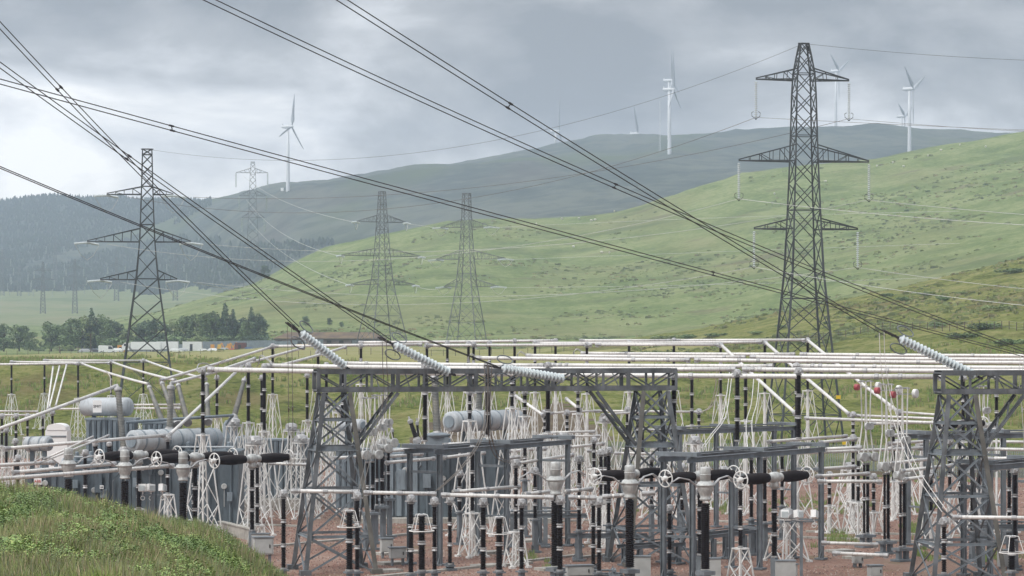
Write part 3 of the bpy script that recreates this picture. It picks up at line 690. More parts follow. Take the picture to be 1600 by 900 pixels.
# bushes on the right-hand hill
BU = [(1382, 466, 1.5), (1412, 470, 1.2), (1448, 464, 1.6), (1476, 470, 1.3), (1503, 462, 1.2), (1560, 486, 1.5), (1585, 428, 1.8), (1330, 500, 1.2), (1290, 508, 1.0), (1540, 515, 1.6), (1222, 514, 1.2), (1180, 524, 1.2), (1120, 527, 1.3), (1075, 530, 1.5), (1032, 531, 1.4), (1462, 512, 1.3), (1505, 530, 1.5), (1575, 540, 1.4), (945, 531, 1.1)]
BU.sort()
for i, (px, py, w_) in enumerate(BU):
    D = 590.0                                  # walk along the view ray to the slope
    for D in np.arange(300, 700, 4.0):
        if Y0 - (land_z(px, D) - HC) * F / D < py: break
    tree(px, py - .75 * w_ * F / D, 0, float(D), 'bush', [0, 2, 0][i % 3], 'low dark bush on the near green slope, %s' % NTH[i], 1.9 * w_, 'scattered bushes on the near slope')
BH = [(1352, 320), (1418, 330), (1485, 345), (1530, 338), (1560, 350), (1500, 372), (1450, 300), (1575, 300), (1540, 290), (1590, 380), (1380, 352), (1440, 360)]
BH.sort()
for i, (px, py) in enumerate(BH):
    for D in np.arange(950, 1500, 8.0):
        if Y0 - (land_z(px, D) - HC) * F / D < py: break
    tree(px, py - 3, 0, float(D), 'bush', 0, 'tiny dark gorse clump on the far green hill, %s' % NTH[i], 2.0, 'gorse clumps on the green hill')
# sheep
def sheep_b():
    b = MB(); b.lathe([(.05, -.55), (.3, -.5), (.36, 0), (.33, .4), (.1, .55)], 9, (0, 0, .62), (1, 0, 0)); b.lathe([(.12, 0), (.14, .15), (.08, .34)], 7, (.5, 0, .78), (1, 0, -.25))
    for a in (-.3, .32):
        for c in (-.14, .14): b.bar((a, c, 0), (a, c, .45), .08)
    return b
rs = random.Random(4)
M_WOOL = mat('sheep_wool', (0.62, 0.60, 0.54), 0.95)
SH = [(878, 342), (930, 345), (924, 347), (905, 343), (940, 396), (952, 398), (960, 330), (1500, 228), (1470, 236), (1395, 256), (1370, 262), (1450, 246), (1540, 232), (1412, 262), (1290, 285), (1210, 305), (838, 352), (896, 388)]
SH.sort()
for i, (px, py) in enumerate(SH):
    for D in np.arange(950, 1500, 4.0):
        if Y0 - (land_z(px, D) - HC) * F / D < py: break
    o = inst(cached(('sheep', 1), sheep_b, M_WOOL, True), 'sheep', None, (Xp(px, D), D, land_z(px, D)), (1.25, 1.25, 1.25), (0, 0, rs.random() * 6))
    tag(o, 'white sheep grazing on the green hill, %s' % NTH[i], 'sheep', 'sheep on the green hill')

# ================================================================== car park, shed and boundary wall
def ground_at(px, D): return Vector((Xp(px, D), D, land_z(px, D)))
DC = 812.0; SP = F / DC
wl = empty('boundary_wall', ground_at(360, 838), 'long grey sheet wall behind the parked vehicles', 'wall')
for k, (a, b_, h) in enumerate(((138, 200, 1.5), (200, 300, 1.9), (300, 430, 2.6), (430, 505, 2.2))):
    q = MB(); o0 = ground_at(360, 838); A = ground_at(a, 838) - o0; B = ground_at(b_, 838) - o0
    n = int((B.x - A.x) / .6)
    for i in range(n):
        x0 = A.x + (B.x - A.x) * i / n; x1 = A.x + (B.x - A.x) * (i + 1) / n; zz = A.z + (B.z - A.z) * i / n
        q.box(((x0 + x1) / 2, (i % 2) * .08, zz + h / 2), (x1 - x0, .08, h + .6))
    q.build('wall_panel', M_RAD, wl)
sh = empty('long_shed', ground_at(515, 860), 'long low brown-roofed shed beyond the hay field', 'building')
zs_ = Zp(541, 860) - land_z(515, 860); ww = (605 - 433) / F * 860; hh = (541 - 529) / F * 860; rr = (529 - 519) / F * 860
M_ROOF = mat('lichened_brown_roof', (0.115, 0.08, 0.065), 0.9, 0, 0.3, 0.25, col2=(0.17, 0.12, 0.06)); M_SHW = mat('mauve_brown_wall', (0.20, 0.165, 0.155), 0.9, 0, 0.15, .3)
q = MB().box((0, 4, zs_ + hh / 2 - .5), (ww, 12, hh + 1)); q.build('wall', M_SHW, sh)
q = MB(); w2 = ww / 2 + .6; vs = [(-w2, -2.8, zs_ + hh + .02), (w2, -2.8, zs_ + hh + .02), (w2, 10.8, zs_ + hh + .02), (-w2, 10.8, zs_ + hh + .02), (-w2 + 5, 4, zs_ + hh + rr), (w2 - 5, 4, zs_ + hh + rr)]
q.add(vs, [(0, 1, 5, 4), (1, 2, 5), (2, 3, 4, 5), (3, 0, 4), (0, 3, 2, 1)]); q.build('roof', M_ROOF, sh)
for i in range(9):
    q = MB().box((-ww / 2 + 2 + i * ww / 9, -2.06, zs_ + hh * .58), (1.5, .12, .8)); q.build('window', M_BLACK, sh)
for k, x_ in enumerate((-12, 9)): MB().box((x_, -2.08, zs_ + hh * .4), (2.6, .16, hh * .8)).build('door', M_GALV, sh)

def paint(n, c): return mat(n, c, 0.35, 0, 0.05, 2, coat=.3)
M_WIN = mat('dark_vehicle_glass', (0.03, 0.035, 0.04), 0.15)
def wheels(t, xs, y, r):
    for x_ in xs:
        for sy in (-y, y):
            w = MB().lathe([(r, -.11), (r, .11)], 14, (x_, sy, r), (0, 1, 0)).build('wheel', M_BLACK, t)
            MB().lathe([(r * .55, -.12), (r * .55, .12)], 10, (x_, sy, r), (0, 1, 0)).build('rim', M_CLAMP, w)
def prof_body(pts, w, m, name, t, inset=0.0):
    b = MB(); n = len(pts); vs = [(x_, -w / 2 + (inset if z_ > 1.0 else 0), z_) for x_, z_ in pts] + [(x_, w / 2 - (inset if z_ > 1.0 else 0), z_) for x_, z_ in pts]
    b.add(vs, [tuple(range(n)), tuple(range(2 * n - 1, n - 1, -1))] + [(i, i + n, (i + 1) % n + n, (i + 1) % n) for i in range(n)])
    return b.build(name, m, t)
def car(px, D, m, label, kind='car', rz=0.0, hatch=False):
    g = ground_at(px, D); t = empty('parked_' + kind, g, label, kind, 'vehicles parked along the grey wall', rz)
    if kind == 'car':
        prof_body([(-2.1, .35), (2.1, .35), (2.15, .75), (1.3, .92), (.55, 1.42), (-1.1, 1.45), (-1.95, .98), (-2.15, .8)], 1.75, m, 'body', t, .16)
        for sy in (-1, 1): MB().add([(x_, sy * .80, z_) for x_, z_ in ((1.05, .95), (.5, 1.34), (-1.05, 1.37), (-1.7, .97))], [(0, 1, 2, 3)]) or None
        q = MB()
        for sy in (-.79, .79): q.add([(1.0, sy * 1.02, .97), (.5, sy * .93, 1.34), (-1.0, sy * .93, 1.37), (-1.65, sy * 1.02, .99)], [(0, 1, 2, 3)])
        q.build('window', M_WIN, t); wheels(t, (-1.3, 1.35), .8, .32)
    elif kind == 'van':
        prof_body([(-2.8, .4), (2.75, .4), (2.8, .95), (2.0, 1.2), (1.3, 2.35), (-2.3, 2.5), (-2.8, 2.3)], 2.0, m, 'body', t, .1)
        q = MB()
        for sy in (-1.0, 1.0): q.add([(1.75, sy * .985, 1.3), (1.2, sy * .92, 2.15), (.3, sy * .92, 2.2), (.3, sy * .985, 1.3)], [(0, 1, 2, 3)])
        q.build('side_window', M_WIN, t); MB().box((1.68, 0, 1.75), (.06, 1.5, .8), 0, Matrix.Rotation(-.52, 3, 'Y')).build('windscreen', M_WIN, t); wheels(t, (-1.8, 1.8), .92, .36)
    return t
PW = paint('white_vehicle_paint', (0.72, 0.73, 0.73)); PS = paint('silver_vehicle_paint', (0.42, 0.44, 0.46)); PD = paint('dark_vehicle_paint', (0.05, 0.055, 0.07)); PRd = paint('red_vehicle_paint', (0.45, 0.05, 0.05)); PO = paint('orange_vehicle_paint', (0.60, 0.28, 0.05)); PY = paint('yellow_plant_paint', (0.62, 0.40, 0.06)); PB = paint('blue_vehicle_paint', (0.07, 0.12, 0.22))
car(168, 800, PW, 'white van parked beside the low trees, nearest the left pylon', 'van', 0.1)
car(134, 815, PS, 'silver car left of the white van by the trees', 'car', .3)
car(147, 820, PD, 'dark car just left of the white van', 'car', .1)
car(182, 812, PW, 'white car directly right of the white van', 'car', 3.0)
car(274, 805, PW, 'white car left of the white container cabin', 'car', .1); car(283, 812, PS, 'silver car in front of the white container cabin', 'car', 3.1)
car(318, 808, PW, 'white car just right of the white container cabin', 'car', .2); car(331, 812, PW, 'white hatchback between the cabin and the orange load', 'car', 3.1)
car(344, 806, PW, 'white car left of the red car by the wall', 'car', 0); car(360, 808, PRd, 'red car parked in front of the brown container', 'car', 3.2); car(352, 818, PS, 'silver car tucked beside the red car', 'car', .2); car(390, 815, PB, 'blue car right of the brown container', 'car', .1)
def container(px, D, L, H, m, label, name='storage_container', cat='container', z=0):
    t = empty(name, ground_at(px, D) + Vector((0, 0, z)), label, cat); b = MB(); b.box((0, 0, H / 2), (L, 2.5, H))
    n = int(L / .5)
    for i in range(n): b.box((-L / 2 + (i + .5) * L / n, -1.28, H / 2), (.18, .08, H * .9))
    b.build('body', m, t); MB().box((L * -.05, -1.34, H * .42), (.9, .06, H * .74)).build('door', M_WIN if m is PW else M_BLACK, t)
    MB().box((0, 0, H + .05), (L + .1, 2.6, .1)).build('roof', m, t)
container(301, 822, 6.2, 3.2, PW, 'white container cabin with a dark door beside the cars')
container(376, 826, 3.6, 2.6, mat('brown_container_paint', (0.13, 0.05, 0.045), .7), 'small dark brown container beside the red car')
container(190, 824, 2.4, 2.4, PO, 'small orange container left of the long white trailer')
def lorry(px, D, L, label):
    t = empty('parked_lorry', ground_at(px, D), label, 'lorry', 'vehicles parked along the grey wall')
    MB().box((1.3, 0, 2.05), (L, 2.5, 2.5)).build('trailer_box', PW, t)
    prof_body([(-L / 2 - 1.6, .6), (-L / 2 + .9, .6), (-L / 2 + .9, 3.0), (-L / 2 - .6, 3.0), (-L / 2 - 1.5, 2.0)], 2.3, PW, 'cab', t)
    MB().box((-L / 2 - .4, 0, 2.3), (.9, 2.36, .7)).build('cab_window', M_WIN, t); MB().box((.5, 0, .7), (L, .9, .25)).build('chassis', M_BLACK, t)
    wheels(t, (-L / 2, L / 2 - .4, L / 2 - 1.6), 1.05, .48)
lorry(222, 818, 9.6, 'long white lorry with its trailer right of the orange container'); lorry(256, 822, 6.8, 'shorter white box lorry behind the left pylon leg')
for i, (px, m, w_) in enumerate(((337, PO, 5), (349, PY, 6), (362, PO, 4))):
    b = MB(); b.box((0, 0, .5), (w_ * .8, 1.8, .25)); b.box((-w_ * .2, 0, 1.4), (1.2, 1.4, 1.5)); b.bar((w_ * .1, 0, 1.0), (w_ * .4, 0, 2.6), .35); b.bar((w_ * .4, 0, 2.6), (w_ * .55, 0, .8), .3)
    for x_ in (-.8, .9): b.lathe([(.45, -.9), (.45, .9)], 10, (x_, 0, .45), (0, 1, 0))
    o = b.build('small_digger', m); o.location = ground_at(px, 828); tag(o, '%s digger parked by the grey wall, %s of three' % (['orange', 'yellow', 'dull orange'][i], NTH[i]), 'digger')
d_ = empty('yellow_excavator', ground_at(472, 800), 'yellow excavator left of the strain insulator, before the shed', 'excavator')
MB().box((0, 0, 1.5), (3.2, 2.4, 1.1)).build('body', PY, d_); MB().box((-.7, -.5, 2.4), (1.3, 1.2, 1.2)).build('cab', M_WIN, d_)
q = MB(); q.bar((1.2, 0, 1.6), (3.4, 0, 3.0), .4); q.bar((3.4, 0, 3.0), (4.4, 0, 1.0), .35); q.box((4.4, 0, .6), (.7, 1, .6)); q.build('arm', PY, d_)
q = MB()
for sy in (-.95, .95): q.box((0, sy, .5), (3.4, .5, .9))
q.build('track', M_BLACK, d_)
# field fences
def fence_line(p0, p1, D0, D1, label, h=1.1, pitch=3.0):
    A, B = ground_at(p0, D0), ground_at(p1, D1); n = int((B - A).length / pitch); t = empty('wire_fence', A, label, 'fence')
    b = MB(); w = MB(); last = None
    for i in range(n + 1):
        f = i / n; px = p0 + (p1 - p0) * f; D = D0 + (D1 - D0) * f; g = ground_at(px, D) - A; b.bar(g + Vector((0, 0, -.2)), g + Vector((0, 0, h)), .11)
        if last is not None:
            for k in (.3, .65, 1.0): w.bar(last + Vector((0, 0, k * h)), g + Vector((0, 0, k * h)), .02)
        last = g
    o1 = b.build('posts', M_BARK, t); o1['kind'] = 'stuff'; w.build('wires', M_CLAMP, t)
fence_line(410, 900, 560, 560, 'post and wire fence across the pale hay field', 1.6, 2.6)
fence_line(1240, 1600, 470, 400, 'post and wire fence across the near green slope at right', 1.3, 2.4)
fence_line(10, 330, 700, 690, 'post and wire fence along the far edge of the bank at left', 1.3, 3.0)
def tpole(px, yt, D, label, arm=2.0):
    g = ground_at(px, D); H = Zp(yt, D) - g.z; t = empty('wooden_pole', g, label, 'pole'); MB().path([(0, 0, -.3), (0, 0, H)], .17, 7, .12).build('post', M_BARK, t); MB().bar((-arm / 2, 0, H - .4), (arm / 2, 0, H - .4), .15).build('crosspiece', M_BARK, t)
tpole(93, 541, 760, 'thin wooden pole in front of the dark trees at left', 1.5); tpole(122, 541, 765, 'second thin wooden pole, right of the first by the trees', 1.5); tpole(142, 521, 770, 'taller thin wooden pole left of the white van', 1.2); tpole(68, 507, 1500, 'tiny wooden pole alone in the pale valley field', 3)

# ================================================================== SUBSTATION
# ---- gantries
def gantry(label, org, rot, long_=21.1):
    t = empty('line_gantry', org, label, 'gantry', 'steel landing gantries', rot)
    Ht, Hb = 11.3, 10.05; dep = 1.35; L = long_
    for face, y in (('front', -dep / 2), ('rear', dep / 2)):
        for nm_, z in (('top_chord', Ht - .12), ('bottom_chord', Hb + .13)):
            q = MB(); q.box((L / 2, y, z), (L, .07, .27)); q.box((L / 2, y + (.1 if face == 'front' else -.1), z + (.13 if nm_ == 'top_chord' else -.13)), (L, .2, .03)); q.build(nm_, M_GANTRY, t)
        q = MB(); n = 14
        for i in range(n):
            x0, x1 = L * i / n, L * (i + 1) / n; yy = y + (.05 if face == 'front' else -.05)
            if i % 2 == 0: q.angle((x0, yy, Ht - .2), (x1, yy, Hb + .2), .085)
            else: q.angle((x0, yy, Hb + .2), (x1, yy, Ht - .2), .085)
            if 2 < i < 12: q.angle((x0, yy * 1.06, Hb + .2), (x1, yy * 1.06, Ht - .2), .06)
            q.box((x0 + .05, y, (Ht + Hb) / 2), (.13 if i % 3 else .22, .1, Ht - Hb - .3))
        q.box((L - .06, y, (Ht + Hb) / 2), (.13, .1, Ht - Hb - .3)); q.build('truss_bracing', M_GANTRY, t)
    q = MB(); n = 12
    for i in range(n):
        x0, x1 = L * i / n, L * (i + 1) / n
        for z in (Ht - .15, Hb + .1):
            q.angle((x0, -dep / 2, z), (x1, dep / 2, z), .07); q.angle((x0, dep / 2, z), (x1, -dep / 2, z), .07)
    for i in range(n + 1):
        x0 = L * i / n
        for z in (Ht - .12, Hb + .1): q.bar((x0, -dep / 2, z), (x0, dep / 2, z), .08)
        if 1 < i < n - 1: q.angle((x0, -dep / 2, Hb + .2), (x0, dep / 2, Ht - .2), .07)
    q.build('plan_bracing', M_GANTRY, t)
    for k, xc in enumerate((1.05, L - 1.35)):
        lv = [0, 2.05, 4.6, 6.9, 8.5, 10.0]; hw = lambda z: 2.0 - (2.0 - 0.74) * z / 10.0
        corners = ((-1, -1), (1, -1), (1, 1), (-1, 1))
        col = MB()
        for ci, (cx, cy) in enumerate(corners):
            m_leg = M_GANTRY_OLD if ci == 1 else M_GANTRY
            a = (xc + cx * hw(0), cy * hw(0), -.1); b_ = (xc + cx * hw(10), cy * hw(10), 10.0)
            g_leg = MB(); g_leg.angle(a, b_, .25, .05); g_leg.bar(a, b_, .10); g_leg.bar((a[0], a[1], -.05), (a[0], a[1], .25), .6)
            g_leg.build('leg', [M_GANTRY, M_GANTRY_OLD][(ci + k) % 2 if ci < 2 else 0], t)
        for i in range(len(lv) - 1):
            z0, z1 = lv[i], lv[i + 1]; a0, a1 = hw(z0), hw(z1)
            for ci in range(4):
                p, q_ = corners[ci], corners[(ci + 1) % 4]
                A0 = (xc + p[0] * a0, p[1] * a0, z0); A1 = (xc + p[0] * a1, p[1] * a1, z1); B0 = (xc + q_[0] * a0, q_[1] * a0, z0); B1 = (xc + q_[0] * a1, q_[1] * a1, z1)
                col.angle(A0, B1, .10, .03); col.angle(B0, A1, .10, .03)
                if i: col.angle(A0, B0, .15 if z0 != 6.9 else .28)
        col.build('column_bracing', M_GALV, t)
        s_ = 1 if k == 0 else -1; xb = xc + s_ * hw(6.9); br = MB()
        for y in (-dep / 2 - .05, dep / 2 + .05): br = MB(); br.angle((xb, y * .9, 6.9), (xb + s_ * 2.4, y, 10.0), .17, .05); br.build('knee_brace', M_GANTRY, t)
        z_ = MB()
        for f0, f1 in ((.15, .35), (.35, .6), (.6, .85)):
            z_.bar((xb + s_ * 2.4 * f0, -dep / 2, 6.9 + 3.1 * f0), (xb + s_ * 2.4 * f1, dep / 2, 6.9 + 3.1 * f1), .09)
            0 and z_.bar((xb - s_ * .1, -dep / 2, 6.9 + 1.6 * f1), (xb + s_ * 2.4 * f1, -dep / 2 - .06, 6.9 + 3.1 * f1), .09)
        z_.build('brace_lacing', M_GANTRY, t)
    return t
RG = R(15)
gantry('long grey lattice landing gantry in the centre with three strain insulators', P(493, 578, 143) * Vector((1, 1, 0)) if False else Vector((Xp(493, 143.3), 143.3, 0)), RG)
gantry('lattice landing gantry cut by the right edge of the picture', Vector((Xp(1466, 138), 138, 0)), RG * .6)

# ---- strain insulators on the gantries
def disc_string(L, r=.27):
    def f():
        b = MB(); n = int(round(L / .25)); pr = [(.05, 0)]
        for i in range(n):
            z = .1 + (L - .2) * (i + .5) / n; h = (L - .2) / n
            pr += [(.09, z - h * .46), (.10, z - h * .22), (r * .93, z - h * .16), (r, z - h * .02), (r * .9, z + h * .16), (.14, z + h * .3)]
        pr += [(.05, L)]; b.lathe([(a, z) for a, z in pr], 18); return b
    return f
def strain(A, B, label, ringtwist=0):
    A, B = P(*A), P(*B); d_ = B - A; L = d_.length; t = empty('strain_insulator', A, label, 'insulator', 'strain insulators pulling on the gantries')
    s = MB(); b0 = disc_string(L)(); ax = d_.normalized()
    me = cached(('glass_disc_string', round(L, 2)), disc_string(L), M_GLASS); st = inst(me, 'glass_disc_string', t); st.rotation_euler = d_.to_track_quat('Z', 'Y').to_euler()
    _, _, u, v = s.frame((0, 0, 0), ax); y = MB(); e_ = d_
    y.bar(e_ - ax * .05, e_ + ax * .55, .11); y.bar(e_ + ax * .3 - u * .18, e_ + ax * .3 + u * .18, .12)
    for k in (-1, 1): y.bar(e_ + ax * .3 + u * .16 * k, e_ + ax * 1.0 + u * .1 * k, .07)
    y.build('yoke_clamp', M_CABLE, t); MB().bar((0, 0, 0), -ax * .35, .12).build('anchor_shackle', M_CABLE, t)
    for k in (-1, 1):                                       # arcing racket rings
        rg = MB(); c = e_ - ax * .15 + (v * .28 * k)
        pts = []
        for i in range(25):
            a = 2 * math.pi * i / 24; pts.append(c + (ax * .5 * math.sin(a) - ax * .12) + (u * .22 + v * k * .5) * (.9 * (1 + math.cos(a)) / 2 + .02) * 1.0)
        rg.path(pts, .036, 6)
        rg.bar(e_ + ax * .12, pts[12], .05); rg.build('arcing_ring', M_GALV, t)
strain((541, 574, 143.2), (468, 519, 141.4), 'glass strain insulator at the left end of the long gantry')
strain((704, 583, 144.6), (614, 538, 142.6), 'middle glass strain insulator of the three on the long gantry')
strain((883, 592, 145.6), (782, 575, 143.5), 'flattest glass strain insulator, rightmost of the three on the long gantry')
strain((1527, 588, 138.6), (1404, 528, 137.2), 'long glass strain insulator on the right gantry')

# ---- busbar tubes
def busbar(pts, r, label, group, ends=True, clamps=(), name='busbar_tube'):
    W = [P(*p) for p in pts]; t = empty(name, W[0], label, 'busbar', group); o0 = W[0]
    W = [p - o0 for p in W]
    if len(W) == 2 and (W[1] - W[0]).length > 14:           # slight sag of a long tube
        n = 8; A, B = W; sg = min(.12, (B - A).length ** 2 / 16000); W = [A.lerp(B, k / n) - Vector((0, 0, 4 * sg * (k / n) * (1 - k / n))) for k in range(n + 1)]
    MB().path(W, r, 12).build('tube', M_ALU, t, smooth=True)
    c = MB(); dr = (W[1] - W[0]).normalized(); de = (W[-1] - W[-2]).normalized(); any_ = False
    if ends:
        for p, q in ((W[0], dr), (W[-1], -de)):
            cc = MB(); cc.lathe([(r * 1.25, 0), (r * 1.35, .1), (r * 1.3, .32), (r * 1.05, .36)], 10, p, q)
            cc.lathe([(r * 1.02, .33), (r * 1.22, .40), (r * 1.22, .46), (r * 1.02, .5)], 10, p, q); cc.box(p + Vector((0, 0, -r * 1.1)) + q * .15, (r * 2.2, r * 1.6, r * 1.2))
            cc.build('end_clamp', M_CLAMP, t)
    for cx in clamps:
        W2 = [p + o0 for p in W]; best = None
        for k in range(len(W2) - 1):
            x0 = 800 + W2[k].x / W2[k].y * F; x1 = 800 + W2[k + 1].x / W2[k + 1].y * F
            if min(x0, x1) <= cx <= max(x0, x1): best = W[k].lerp(W[k + 1], (cx - x0) / (x1 - x0)); q = (W[k + 1] - W[k]).normalized()
        if best is None: continue
        cc = MB(); cc.lathe([(r * 1.1, -.14), (r * 1.3, -.1), (r * 1.3, .1), (r * 1.1, .14)], 10, best, q)
        cc.build('joint_clamp', M_CLAMP, t)
    return t
GH = 'thick upper busbar tubes'
HB = [((325, 577, 170), (1475, 588.5, 157), .155, (1053, 1080, 1370, 1407), 'nearest and lowest thick upper busbar tube, running behind both gantries'),
      ((417, 571, 187), (1150, 577, 174), .15, (1140,), 'second nearest thick upper busbar tube, left length ending right of centre'),
      ((1160, 577, 172), (1700, 580, 165), .15, (1176, 1187, 1352, 1386), 'second nearest thick upper busbar tube, right length beyond the joint'),
      ((535, 567.5, 194), (850, 571, 188), .145, (573,), 'third thick upper busbar tube, left length above the long gantry'),
      ((860, 570.5, 188), (1208, 572, 180), .145, (876, 886), 'third thick upper busbar tube, middle length above the gantry end'),
      ((1240, 571.5, 180), (1700, 575, 172), .145, (1270, 1282, 1333, 1367), 'third thick upper busbar tube, right length'),
      ((744, 559, 206), (1078, 562.5, 199), .145, (990, 1044), 'fourth thick upper busbar tube, left length starting above the gantry middle'),
      ((1085, 562, 198), (1700, 567, 190), .145, (1155, 1185, 1435), 'fourth thick upper busbar tube, right length'),
      ((822, 555.5, 214), (1165, 558, 208), .14, (983, 1132), 'fifth thick upper busbar tube, left length'),
      ((1172, 557.5, 207), (1700, 562, 198), .14, (1335, 1365, 1480), 'fifth thick upper busbar tube, right length'),
      ((908, 552, 222), (1242, 553.5, 214), .14, (979, 1213), 'sixth and farthest thick upper busbar tube, left length'),
      ((1250, 553.5, 214), (1700, 556, 206), .14, (1259, 1340, 1520), 'sixth and farthest thick upper busbar tube, right length')]
for a, b_, r_, cl, lab in HB: busbar([a, b_], r_, lab, GH, clamps=cl)
GFB = 'slim far busbar tubes along the back'
for a, b_, lab in (((426, 541, 226), (660, 538, 226), 'slim back busbar tube above the long shed, left length'), ((560, 535, 232), (870, 532, 232), 'slim back busbar tube at the top, second length from the left'),
      ((668, 539.5, 220), (925, 538.5, 220), 'slim back busbar tube, front line, middle length'), ((930, 538.5, 220), (1125, 538.5, 219), 'slim back busbar tube, front line, right length'),
      ((835, 536, 226), (1190, 534.5, 225), 'slim back busbar tube, middle line, ending at the second diagonal'), ((905, 532, 232), (1048, 532, 232), 'slim back busbar tube, rear line, short middle length'), ((1055, 531.8, 232), (1258, 531, 230), 'slim back busbar tube, rear line, right length')):
    busbar([a, b_], .12, lab, GFB)
GD = 'diagonal down-tubes between busbar levels'
for pts, lab in (([(1127, 539, 219), (1243, 646, 196)], 'leftmost of three steep white down-tubes at right'), ([(1196, 535, 225), (1328, 648, 200)], 'middle of three steep white down-tubes at right'), ([(1262, 531.5, 230), (1403, 643, 204)], 'rightmost of three steep white down-tubes at right')):
    busbar(pts, .135, lab, GD)
GL = 'slim tubes of the far left busbars'
for pts, lab in (([(-60, 570, 292), (121, 568, 290)], 'front slim tube at far left, left length'), ([(20, 565.5, 300), (172, 567, 296)], 'rear slim tube at far left, crossing the second post'), ([(70, 563, 304), (223, 563.5, 304)], 'rearmost slim tube at far left, ending at the fifth post'),
      ([(128, 568, 290), (232, 600, 232)], 'first slim tube slanting down right from the far left posts'), ([(176, 566, 296), (274, 594, 232)], 'second slim tube slanting down right from the far left posts'), ([(228, 563.5, 304), (322, 592, 236)], 'third slim tube slanting down right from the far left posts'),
      ([(83, 573, 280), (74, 640, 262)], 'leftmost thin rod leaning below the far left tubes'), ([(93, 572, 280), (77, 637, 262)], 'middle thin rod leaning below the far left tubes'), ([(104, 570, 280), (87, 634, 262)], 'rightmost thin rod leaning below the far left tubes'),
      ([(-60, 642, 252), (60, 643, 252)], 'upper thin tube at the left edge above the small tank'), ([(-60, 648, 248), (57, 648.5, 248)], 'lower thin tube at the left edge above the small tank'), ([(73, 639, 255), (200, 638, 256)], 'thin tube passing behind the large horizontal cylinder'),
      ([(204, 632.5, 262), (284, 632, 262)], 'upper thin tube right of the large horizontal cylinder'), ([(204, 638, 256), (282, 638, 256)], 'lower thin tube right of the large horizontal cylinder')):
    busbar(pts, .12 if 'slim' in lab else .09, lab, GL)
GA = 'tubes feeding the left transformers'
for pts, r_, lab in (([(-40, 684, 168), (183, 603, 178)], .12, 'long slanting tube rising from the left edge to a grey bushing'), ([(6, 701, 160), (259, 680, 170)], .11, 'level tube crossing in front of the small and long tanks'), ([(264, 680, 170), (382, 568, 196)], .11, 'steep slanting tube rising from the level tube to the upper junction'),
      ([(251, 594, 204), (424, 542, 226)], .115, 'slanting tube from the leaning bushings up to the far busbar'), ([(267, 599, 200), (475, 543, 224)], .115, 'second slanting tube from the leaning bushings, just below the first'), ([(441, 570, 196), (540, 542, 222)], .115, 'short slanting tube behind the left strain insulator'), ([(318, 586, 182), (398, 560, 200)], .11, 'short slanting tube between the two upper left junctions'),
      ([(68, 718, 156), (146, 682, 158)], .06, 'thin rod rising left to right before the small tank'), ([(60, 724, 156), (170, 680, 166)], .06, 'thin rod beside it, rising to the radiator front'),
      ([(-40, 751, 143), (271, 727.5, 155)], .115, 'nearest of three pale tubes at lower left, ending at the third head'), ([(20, 738.5, 150), (180, 724.5, 158)], .115, 'middle of three pale tubes at lower left'), ([(-40, 728.5, 156), (86, 722.5, 160)], .115, 'farthest of three pale tubes at lower left')):
    busbar(pts, r_, lab, GA)
def lv(px1, y1, px2, y2, D1): return [(px1, y1, D1), (px2, y2, D1 * (y1 - Y0) / (y2 - Y0))]
MIDT = [(455, 767, 562, 768.5, 136), (568, 769.5, 682, 771.5, 136), (690, 773, 866, 777, 135), (888, 776.5, 932, 778, 134), (941, 776, 986, 773, 134), (1003, 771, 1024, 770, 135), (708, 768.5, 812, 760, 142), (820, 772, 864, 767.5, 140), (883, 768, 925, 763.5, 141),
        (693, 695, 757, 690, 172), (608, 705, 656, 700, 170), (603, 723, 679, 716, 164), (693, 715, 757, 707, 164), (600, 714, 660, 709, 168), (792, 705.5, 841, 701, 170), (793, 716, 813, 713.5, 168), (808, 724, 895, 710.5, 158), (800, 705, 853, 701, 180), (888, 699, 943, 693, 178), (888, 681.5, 938, 681, 190), (917, 704, 950, 707, 186), (960, 708, 1040, 709, 190),
        (860, 645.5, 932, 642, 204), (932, 642, 1092, 643.5, 206), (940, 648, 1010, 643, 198), (852, 676, 930, 674, 190), (1010, 672, 1060, 670, 190),
        (1258, 653, 1470, 661, 176), (1338, 649, 1470, 654.5, 190), (1408, 644, 1470, 648.5, 204), (1358, 662, 1470, 659.5, 182), (1200, 690, 1323, 681, 166), (1280, 691, 1337, 686, 164), (1280, 702, 1346, 699, 160), (1219, 709, 1442, 700, 158), (1392, 724, 1458, 716.5, 150), (1408, 736, 1488, 727, 148), (1413, 749, 1462, 743, 146),
        (1275, 733, 1337, 729, 152), (1275, 744, 1358, 740, 148), (1277, 752, 1378, 752.5, 146), (1397, 680, 1442, 677, 176), (1388, 693, 1470, 688, 170), (1541, 701, 1640, 704, 162), (1552, 733, 1640, 726, 150), (1540, 717, 1640, 714, 156), (1488, 808, 1680, 810, 133), (1283, 848, 1372, 851, 150), (1301, 864, 1388, 868, 146),
        (1540, 690, 1640, 691, 176), (1530, 676, 1620, 677, 184), (400, 709, 470, 711, 190), (412, 716, 478, 718, 186), (420, 724, 482, 726, 182), (520, 716, 585, 712, 168), (440, 697, 486, 697, 200)]
MIDT.sort()
reg = {}
def region(px): return 'left of the long gantry' if px < 500 else 'under the long gantry, left half' if px < 700 else 'under the long gantry, right half' if px < 880 else 'around the gantry right leg' if px < 1100 else 'right of centre' if px < 1350 else 'near the right gantry'
for (x1, y1, x2, y2, D1) in MIDT:
    g = region(x1); reg[g] = reg.get(g, 0) + 1
    near = D1 < 145
    busbar(lv(x1, y1, x2, y2, D1) if abs(y2 - y1) > 3 else [(x1, y1, D1), (x2, y2, D1)], .10 if D1 < 185 else .09, 'slim level tube %s, %s' % (g, NTH[reg[g] - 1]), 'slim level tubes of the lower yard', clamps=((x1 + x2) / 2,) if near else ())
